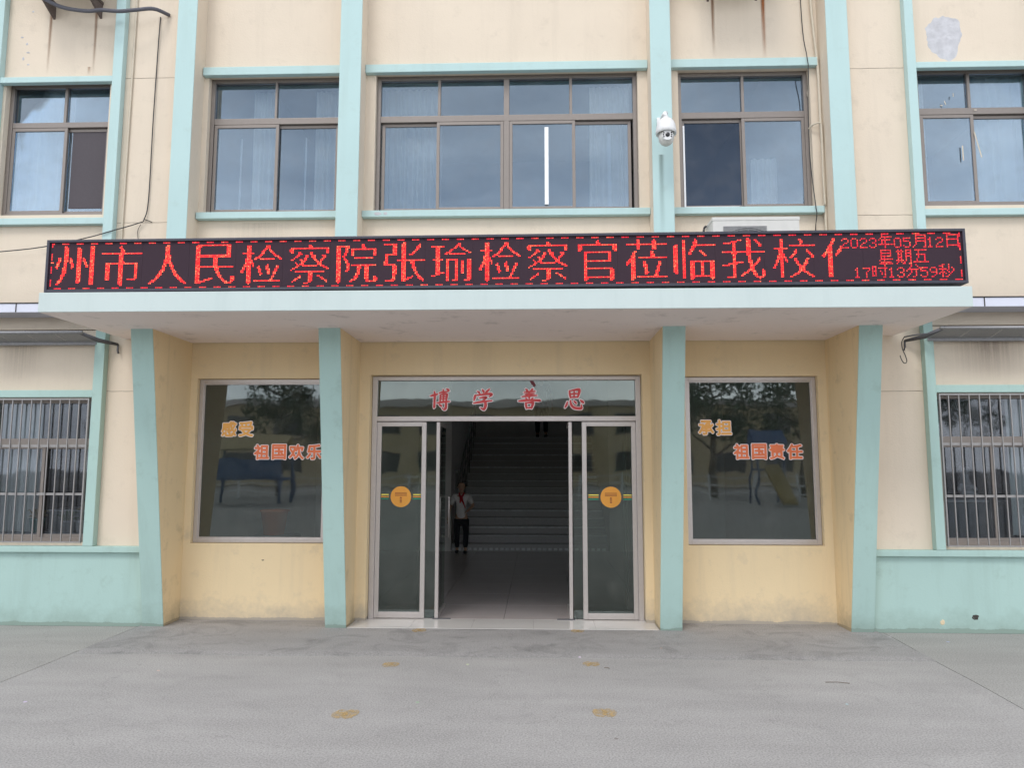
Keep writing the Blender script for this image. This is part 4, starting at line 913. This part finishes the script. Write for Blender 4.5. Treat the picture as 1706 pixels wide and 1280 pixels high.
# ================================================================== air conditioners
def ac_unit(x0, y0, z0, w_, d_, h_, label, brackets=True, g=None):
    A = thing('air_conditioner', (x0+w_/2, y0+d_/2, z0), label, 'air conditioner', g)
    MB().box(x0, x0+w_, y0, y0+d_, z0, z0+h_).build('casing', 'ac_white', A, bevel=.012)
    MB().box(x0-.004, x0+w_+.004, y0-.004, y0+d_+.004, z0+h_-.03, z0+h_+.006).build('top_cover', 'ac_white', A, bevel=.006)
    cx, cz, r_ = x0+w_*.40, z0+h_*.48, h_*.40
    f_ = MB()
    for k in range(6):
        rr_ = r_*(k+1)/6; pts = [(cx+rr_*math.cos(2*math.pi*i/28), y0-.010, cz+rr_*math.sin(2*math.pi*i/28)) for i in range(29)]; f_.tube(pts, .0035, 5, cap=False)
    for k in range(8): a = math.pi*k/8; f_.tube([(cx-r_*math.cos(a), y0-.012, cz-r_*math.sin(a)), (cx+r_*math.cos(a), y0-.012, cz+r_*math.sin(a))], .003, 5)
    f_.build('fan_guard', 'steel', A)
    MB().lathe([(0, .0), (r_*.95, .0), (r_*.97, -.006), (r_*1.0, -.006)], (cx, y0-.0035, cz), 28, axis='y').build('fan_opening', 'black', A)
    for i in range(4): MB().box(x0+w_*.84, x0+w_*.96, y0-.006, y0-.002, z0+h_*(.3+.1*i), z0+h_*(.34+.1*i)).build('vent_slot', 'black', A)
    for i in range(14):
        MB().box(x0+w_*.12, x0+w_*.62, y0-.0065, y0-.001, z0+h_*.90-.010*i-.004, z0+h_*.90-.010*i).build('grille_slat', 'steel', A)
    for s_ in (.18, .82):
        x = x0+w_*s_
        MB().box(x-.02, x+.02, y0+.01, y0+d_-.01, z0-.03, z0-.001).build('foot', 'dark_steel', A)
        if brackets:
            MB().box(x-.018, x+.018, y0-.02, 7.53, z0-.062, z0-.031).build('bracket_arm', 'rust', A)
            MB().prism_x(x-.012, x+.012, [(y0+.18, z0-.063), (7.528, z0-.22), (7.528, z0-.063)]).build('bracket_gusset', 'rust', A)
    return A
ac_unit(-5.46, 7.02, 6.72, .82, .30, .56, 'air conditioner on rusty brackets above the upper left wing window', True, None)
ac_unit(1.70, 7.06, 6.78, .80, .30, .54, 'air conditioner on rusty brackets above the window between third and fourth pilasters', True, None)
ac_unit(1.705, 7.02, 3.125, .83, .30, .865, 'white air conditioner standing on the canopy behind the display board', False, None)
for x in (1.86, 2.38): MB().box(x-.03, x+.03, 7.04, 7.30, 3.0885, 3.0945).build('foot_pad', 'dark_steel', bpy.data.objects['air_conditioner.002'])
cable('cable', [(1.69, 7.25, 3.98), (1.66, 7.2, 3.93), (1.655, 7.2, 3.8), (1.67, 7.2, 3.5), (1.66, 7.3, 3.12)], .012, 'black', 'dark cable bundle down the left side of the air conditioner on the canopy', 'cable')

# ================================================================== dome camera
C_ = thing('security_camera', (1.297, 7.13, 4.77), 'white dome security camera on a bracket on the third mint pilaster', 'security camera')
MB().box(1.25, 1.345, 7.37, 7.3995, 5.02, 5.19).build('wall_plate', 'white', C_, bevel=.008)
MB().tube([(1.297, 7.38, 5.12), (1.297, 7.25, 5.14), (1.297, 7.15, 5.12), (1.297, 7.13, 5.06)], [.03, .026, .026, .028], 12).build('bracket_arm', 'white', C_)
MB().lathe([(0, 5.075), (.03, 5.072), (.036, 5.052), (.058, 5.045), (.080, 5.02), (.094, 4.98), (.101, 4.93), (.102, 4.895), (.093, 4.893), (.085, 4.91), (0, 4.925)], (1.297, 7.13, 0), 32).build('sun_hood', 'white', C_)
MB().lathe([(0, .055), (.070, .05), (.077, .0), (.072, -.035), (.055, -.065), (.03, -.082), (0, -.086)], (1.297, 7.13, 4.862), 32).build('dome', 'ac_white', C_)
fp = MB(); fp.prism_y([(1.297+.052*math.cos(a)*(1.0), 4.852+.052*math.sin(a)) for a in [2*math.pi*i/24 for i in range(24)]], 7.050, 7.075, 0)
fp = fp.build('face_plate', 'white', C_, bevel=.004)
MB().lathe([(0, .010), (.018, .010), (.022, .006), (.022, -.01)], (1.297, 7.050, 4.854), 24, axis='y').build('lens', 'lens', fp)
for sx_ in (-1, 1):
    for k in range(3): MB().lathe([(0, .004), (.007, .004), (.0075, -.004)], (1.297+sx_*(.038+(.003 if k != 1 else .006)-.004), 7.050, 4.874-.02*k), 12, axis='y').build('infrared_lamp', 'lens', fp)
cable('cable', [(1.32, 7.18, 5.05), (1.35, 7.2, 5.03), (1.37, 7.3, 5.05), (1.345, 7.395, 5.09)], .004, 'black', 'short looped lead beside the dome security camera', 'cable')

# ================================================================== curtains, pale uprights, things behind the glass
def curtain(x0, x1, z0, z1, y, folds, label, seed=0, group='sheer curtains behind the windows'):
    nx_ = folds*10; nz_ = 12; v_ = []; f_ = []
    for j in range(nz_+1):
        t_ = j/nz_
        for i in range(nx_+1):
            s_ = i/nx_; a = 2*math.pi*folds*s_
            x = x0+(x1-x0)*s_+.012*math.sin(a*.5+seed)*(1-t_)
            yy = y+.028*math.sin(a+.8*math.sin(a*.37+seed))*(.6+.4*(1-t_))+.012*noise.noise((s_*6+seed, t_*2, 0))
            v_.append((x, yy, z0+(z1-z0)*t_))
    for j in range(nz_):
        for i in range(nx_): a = j*(nx_+1)+i; f_.append((a, a+1, a+nx_+2, a+nx_+1))
    mb = MB(); mb.add(v_, f_, 0, True); n0 = len(v_)
    mb.add([(a, b+.004, c) for a, b, c in v_], [t_[::-1] for t_ in f_], 0, True)
    return tag(mb.build('curtain', 'curtain'), label, 'curtain', group)
curtain(-5.84, -5.19, 4.1, 5.85, 7.80, 6, 'pale curtain behind the left pane of the upper left wing window', 1)
curtain(-3.22, -2.93, 4.1, 5.85, 7.98, 5, 'narrow curtain in the left half of the window between first and second pilasters', 2)
curtain(-2.50, -2.18, 4.1, 5.85, 7.98, 5, 'narrow curtain at the right edge of the window between first and second pilasters', 3)
curtain(-1.76, -1.07, 4.1, 5.85, 7.98, 10, 'wide pale curtain behind the leftmost pane of the central upper window', 4)
curtain(.60, 1.05, 4.1, 5.85, 7.98, 7, 'pale curtain behind the rightmost pane of the central upper window', 5)
curtain(2.45, 2.75, 4.1, 5.1, 8.25, 4, 'short pale curtain low behind the right pane beside the third pilaster', 6)
curtain(4.02, 4.20, 4.1, 5.85, 7.80, 3, 'narrow curtain at the left edge of the upper right wing window', 7)
curtain(4.65, 5.35, 4.1, 5.85, 7.80, 6, 'wide pale curtain behind the right pane of the upper right wing window', 8)
curtain(-5.90, -5.34, .9, 2.35, 7.85, 8, 'grey white curtain behind the left pane of the lower left barred window', 9)
curtain(4.85, 5.35, .9, 2.35, 7.85, 4, 'grey curtain at the right edge of the lower right barred window', 10)
def pale_strip(x, y, w_, z0, z1, label): tag(MB().box(x-w_/2, x+w_/2, y, y+(.02 if y < 7.75 else .021), z0, z1).build('upright_bar', 'pale_strip', bevel=.003), label, 'pale_strip')  # plain pale upright strips at and behind the window glass
pale_strip(.113, 7.712, .042, 4.395, 5.265, 'bright white upright bar against the third lower pane of the central upper window')
pale_strip(.80, 7.84, .040, 4.35, 5.24, 'fainter white upright bar before the curtain in the rightmost central pane')
pale_strip(-3.29, 7.84, .014, 4.37, 5.24, 'thin pale upright bar in the left pane of the window by the first pilaster')
pale_strip(-2.56, 7.84, .014, 4.37, 5.24, 'thin pale upright bar in the right pane of the window by the second pilaster')
def pot(x, y, z, r_, h_, m, label, plant):
    T_ = thing('flower_pot', (x, y, z), label, 'flower pot')
    MB().lathe([(0, 0), (r_*.75, 0), (r_, h_), (r_*1.08, h_), (r_*1.08, h_*1.12), (r_*.95, h_*1.12), (r_*.93, h_*.95), (0, h_*.93)], (x, y, z), 18).build('pot', m, T_)
    if plant:
        mb = MB(); rnd = random.Random(int(x*100))
        for q in range(26):
            a = rnd.random()*6.28; l_ = rnd.uniform(.06, .15); b = (x+math.cos(a)*l_*.7, y+math.sin(a)*l_*.4, z+h_+rnd.uniform(.03, .12)); c = (x+math.cos(a)*.01, y+math.sin(a)*.01, z+h_*.9)
            mb.add([c, (b[0]-.008, b[1], b[2]), (b[0]+math.cos(a)*.03, b[1], b[2]-.02), (b[0]+.008, b[1]+.004, b[2]+.004)], [(0, 1, 2, 3)])
        mb.build('plant', 'straw' if plant == 2 else 'leaf', T_)
pot(-5.27, 7.77, .90, .075, .13, 'pot_teal', 'pale teal flower pot with dry stems on the left barred window sill', 2)
pot(-4.95, 7.77, .90, .065, .11, 'pot_white', 'white flower pot on the left barred window sill, nearer its middle', 1)
pot(-4.79, 7.77, .90, .065, .11, 'pot_white', 'white flower pot at the right corner of the left barred window sill', 0)
MB().box(-5.75, -4.58, 7.71, 7.895, .83, .899).build('inner_sill', 'room_wall', bpy.data.objects['school_building']); MB().box(3.99, 5.1, 7.71, 7.895, .83, .859).build('inner_sill', 'room_wall', bpy.data.objects['school_building'])
hat = MB().lathe([(0, .11), (.05, .105), (.085, .07), (.10, .03), (.15, .0), (.15, -.006), (0, -.006)], (-4.86, 8.05, 1.13), 20).build('straw_hat', 'straw'); tag(hat, 'straw hat lying on a cabinet behind the left barred window', 'hat')
cab = thing('cabinet', (-4.85, 8.2, .3), 'low dark cabinet standing behind the left barred window', 'cabinet')
MB().box(-5.3, -4.4, 8.0, 8.5, .30, 1.10).build('carcass', 'grey_board', cab, bevel=.01); MB().box(-5.32, -4.38, 7.98, 8.52, 1.101, 1.124).build('worktop', 'pot_white', cab, bevel=.004)
for q in (-5.28, -4.84): MB().box(q, q+.42, 7.985, 7.999, .34, 1.06).build('cabinet_door', 'room_wall', cab, bevel=.003)
cb2 = thing('cabinet', (4.35, 8.3, .3), 'pale topped cabinet behind the right barred window carrying the soft toy', 'cabinet')
MB().box(3.9, 4.95, 8.1, 8.6, .30, 1.22).build('carcass', 'grey_board', cb2, bevel=.01); MB().box(3.88, 4.97, 8.08, 8.62, 1.221, 1.25).build('worktop', 'pot_white', cb2, bevel=.004)
def toy(x, y, z, s, label):
    T_ = thing('soft_toy', (x, y, z), label, 'soft toy')
    b = skin_obj('body', [[(0, 0, .10*s, .085*s), (0, 0, .22*s, .065*s), (0, -.01*s, .31*s, .045*s), (0, -.02*s, .38*s, .075*s), (0, -.02*s, .44*s, .05*s)],
      [(0, 0, .22*s, .065*s), (-.09*s, -.04*s, .18*s, .03*s), (-.13*s, -.08*s, .12*s, .028*s)], [(0, 0, .22*s, .065*s), (.09*s, -.04*s, .18*s, .03*s), (.13*s, -.08*s, .12*s, .028*s)],
      [(0, 0, .10*s, .085*s), (-.09*s, -.10*s, .05*s, .04*s), (-.11*s, -.17*s, .045*s, .035*s)], [(0, 0, .10*s, .085*s), (.09*s, -.10*s, .05*s, .04*s), (.11*s, -.17*s, .045*s, .035*s)],
      [(0, -.02*s, .38*s, .075*s), (-.07*s, 0, .46*s, .025*s)], [(0, -.02*s, .38*s, .075*s), (.07*s, 0, .46*s, .025*s)]], 'pot_white', T_, 2)
    skin_obj('nose', [[(-.01*s, -.10*s, .37*s, .012*s), (.01*s, -.10*s, .37*s, .012*s)]], 'black', T_, 1)
toy(4.62, 8.25, 1.25, .75, 'white soft toy bear sitting on a cabinet behind the right barred window'); toy(4.20, 8.25, 1.25, .38, 'small white soft toy at the left end of the cabinet in the right barred window')
# curtain and dark stand seen dimly inside the recess windows
pb = thing('planter', (-3.0, 8.5, .014), 'red plastic bucket planter on the hall floor behind the left picture window', 'planter')
MB().lathe([(0, 0), (.11, 0), (.15, .26), (.165, .26), (.165, .28), (.14, .28), (.13, .22), (0, .20)], (-3.0, 8.5, .82), 20).build('bucket', 'coral_film', pb)
MB().box(-3.25, -2.75, 8.3, 8.7, .014, .82).build('stand', 'room_wall', pb, bevel=.01)

# ================================================================== worn yellow marks on the yard
labs = ['worn yellow footprint mark on the screed, left, nearest the doors', 'worn yellow footprint mark, left of the pair in the middle distance', 'large worn yellow footprint mark at the front left, nearest the camera',
        'worn yellow footprint mark on the screed, right, nearest the doors', 'worn yellow footprint mark, right of the pair in the middle distance', 'large worn yellow footprint mark at the front right, nearest the camera']
for i, (x, y, a, z) in enumerate(((-1.146, 7.375, .060, .0142), (-1.185, 6.17, .058, .0024), (-1.246, 4.965, .072, .0024), (.388, 7.40, .055, .0142), (.436, 6.25, .058, .0024), (.438, 5.05, .068, .0024))):
    mb = MB()
    for sg in (-1, 1):
        n = 22; pts = []
        for k in range(n):
            t_ = 2*math.pi*k/n; r_ = 1+.22*noise.noise((math.cos(t_)*2+i*3+sg, math.sin(t_)*2, i))
            pts.append((x+sg*a*.46+a*.72*r_*math.cos(t_)*(1+.15*math.sin(t_)), y+a*1.25*r_*math.sin(t_), z+(.0004 if sg > 0 else 0)))
        mb.add(pts, [list(range(n))])
    o = mb.build('footprint_marking', 'worn_yellow'); tag(o, labs[i], 'floor marking', 'worn yellow footprint marks on the concrete')
# loose bits
rnd = random.Random(3)
for x, y, l_, label in ((2.22, 5.78, .17, 'thin dry twig lying on the concrete in the right foreground'), (.55, 6.12, .04, 'small dark scrap on the concrete beside the right yellow mark')):
    tag(MB().tube([(x-l_/2, y+.01, .006), (x, y, .010), (x+l_/2, y-.01, .005)], .0022, 5).build('twig', 'bark'), label, 'twig')

# ================================================================== the yard behind the camera (what the glass reflects)
YB = thing('opposite_building', (0, -42, 0), 'low ochre school building across the yard, seen reflected in the panes', 'building')
MB().box(-34, 22, -50, -42, 0, 6.2).build('wall', 'yard_wall', YB); MB().box(-34.3, 22.3, -50.3, -41.6, 6.2, 6.7).build('roof', 'silver', YB)
for i in range(14):
    for j in range(2):
        x = -32+3.8*i; wn = MB().box(x, x+2.2, -42.06, -41.97, 1.1+2.9*j, 2.7+2.9*j).build('window', 'bronze', YB)
        MB().box(x+.08, x+2.12, -41.969, -41.96, 1.18+2.9*j, 2.62+2.9*j).build('pane', 'blue_paint' if (i+j) % 50 == 49 else 'lens', wn)
def tree(x, y, h_, label, seed, spread):
    T_ = thing('tree', (x, y, 0), label, 'tree', 'trees across the yard reflected in the glass'); rnd = random.Random(seed); mb = MB()
    mb.tube([(x, y, 0), (x+.1, y, h_*.3), (x, y+.1, h_*.55), (x+.1, y, h_*.85)], [.20, .16, .10, .03], 8)
    tips = []
    for k in range(11):
        a = k*2.4+rnd.random(); z0 = h_*(.28+.05*k); l_ = spread*(1-.055*k)*rnd.uniform(.7, 1.0)
        p = (x+math.cos(a)*l_, y+math.sin(a)*l_, z0+l_*rnd.uniform(.3, .7)); mb.tube([(x, y, z0), ((x+p[0])/2, (y+p[1])/2, z0+l_*.2), p], [.07, .05, .02], 6); tips.append(p)
    mb.build('trunk', 'bark', T_); lf = MB(); tips.append((x, y, h_*.92))
    for q in range(2600):
        c = rnd.choice(tips); r_ = spread*.42
        d = Vector((rnd.gauss(0, 1), rnd.gauss(0, 1), rnd.gauss(0, .8))).normalized()*r_*rnd.random()**.45; p = Vector(c)+d
        u = Vector((rnd.gauss(0, 1), rnd.gauss(0, 1), rnd.gauss(0, 1))).normalized(); w_ = u.orthogonal().normalized(); k = rnd.uniform(.09, .17)
        lf.add([p-u*k, p+w_*k*.5, p+u*k, p-w_*k*.5], [(0, 1, 2, 3)])
    lf.build('crown', 'leaf', T_)
tree(-13.5, -23, 7.2, 'leafy tree reflected at the right side of the left picture window', 1, 2.3); tree(9.3, -24, 7.6, 'tall leafy tree reflected in the left part of the right picture window', 2, 2.6)
tree(14.0, -24, 8.0, 'broad leafy tree reflected in the right part of the right picture window', 3, 2.9); tree(-22, -26, 8.0, 'leafy tree reflected at the far left window edge', 4, 2.8); tree(20.5, -25, 8.5, 'leafy tree reflected in the right wing window', 5, 3.0)
PL = thing('climbing_frame', (-9.5, -15, 0), 'blue playground climbing frame across the yard, reflected in the left window', 'playground')
for x in (-11, -8): 
    for y in (-16, -14.5): MB().tube([(x, y, 0), (x, y, 2.3)], .07).build('upright', 'blue_paint', PL)
MB().box(-11, -8, -16, -14.5, 1.0, 1.12).build('deck', 'blue_paint', PL); MB().box(-11, -8, -14.55, -14.45, 1.12, 1.85).build('side_panel', 'blue_paint', PL)
MB().prism_x(-11.2, -7.8, [(-16.2, 2.3), (-14.3, 2.3), (-15.25, 2.9)]).build('canopy', 'yellow_paint', PL)
P2 = thing('slide', (6.5, -14, 0), 'blue and yellow playground slide across the yard, reflected in the right window', 'slide')
MB().prism_x(6.0, 6.6, [(-15.2, 1.5), (-13.2, .1), (-13.0, .1), (-13.0, .2), (-15.2, 1.7)]).build('chute', 'yellow_paint', P2); MB().box(5.7, 6.9, -16.4, -15.2, 1.4, 1.5).build('deck', 'blue_paint', P2)
for x in (5.75, 6.85):
    for y in (-16.35, -15.25): MB().tube([(x, y, 0), (x, y, 2.5)], .05).build('upright', 'blue_paint', P2)
MB().prism_x(5.6, 7.0, [(-16.5, 2.5), (-15.1, 2.5), (-15.8, 3.1)]).build('roof', 'blue_paint', P2)
PL.location.x -= 2.5; P2.location.x += 3.3
FN = thing('yard_fence', (0, -19, 0), 'low white rail fence along the far side of the yard, seen only in reflections', 'fence')
for z in (.35, .7, 1.05): MB().box(-30, 22, -19.03, -18.97, z, z+.05).build('rail', 'white', FN)
f0 = None
for i in range(27):
    if f0 is None: f0 = MB().box(-30.05, -29.95, -19.05, -18.95, 0, 1.2).build('fence_post', 'white', FN)
    else: c = f0.copy(); col.objects.link(c); c.parent = FN; c.location = f0.location+Vector((2*i, 0, 0))
bpy.context.view_layer.update()
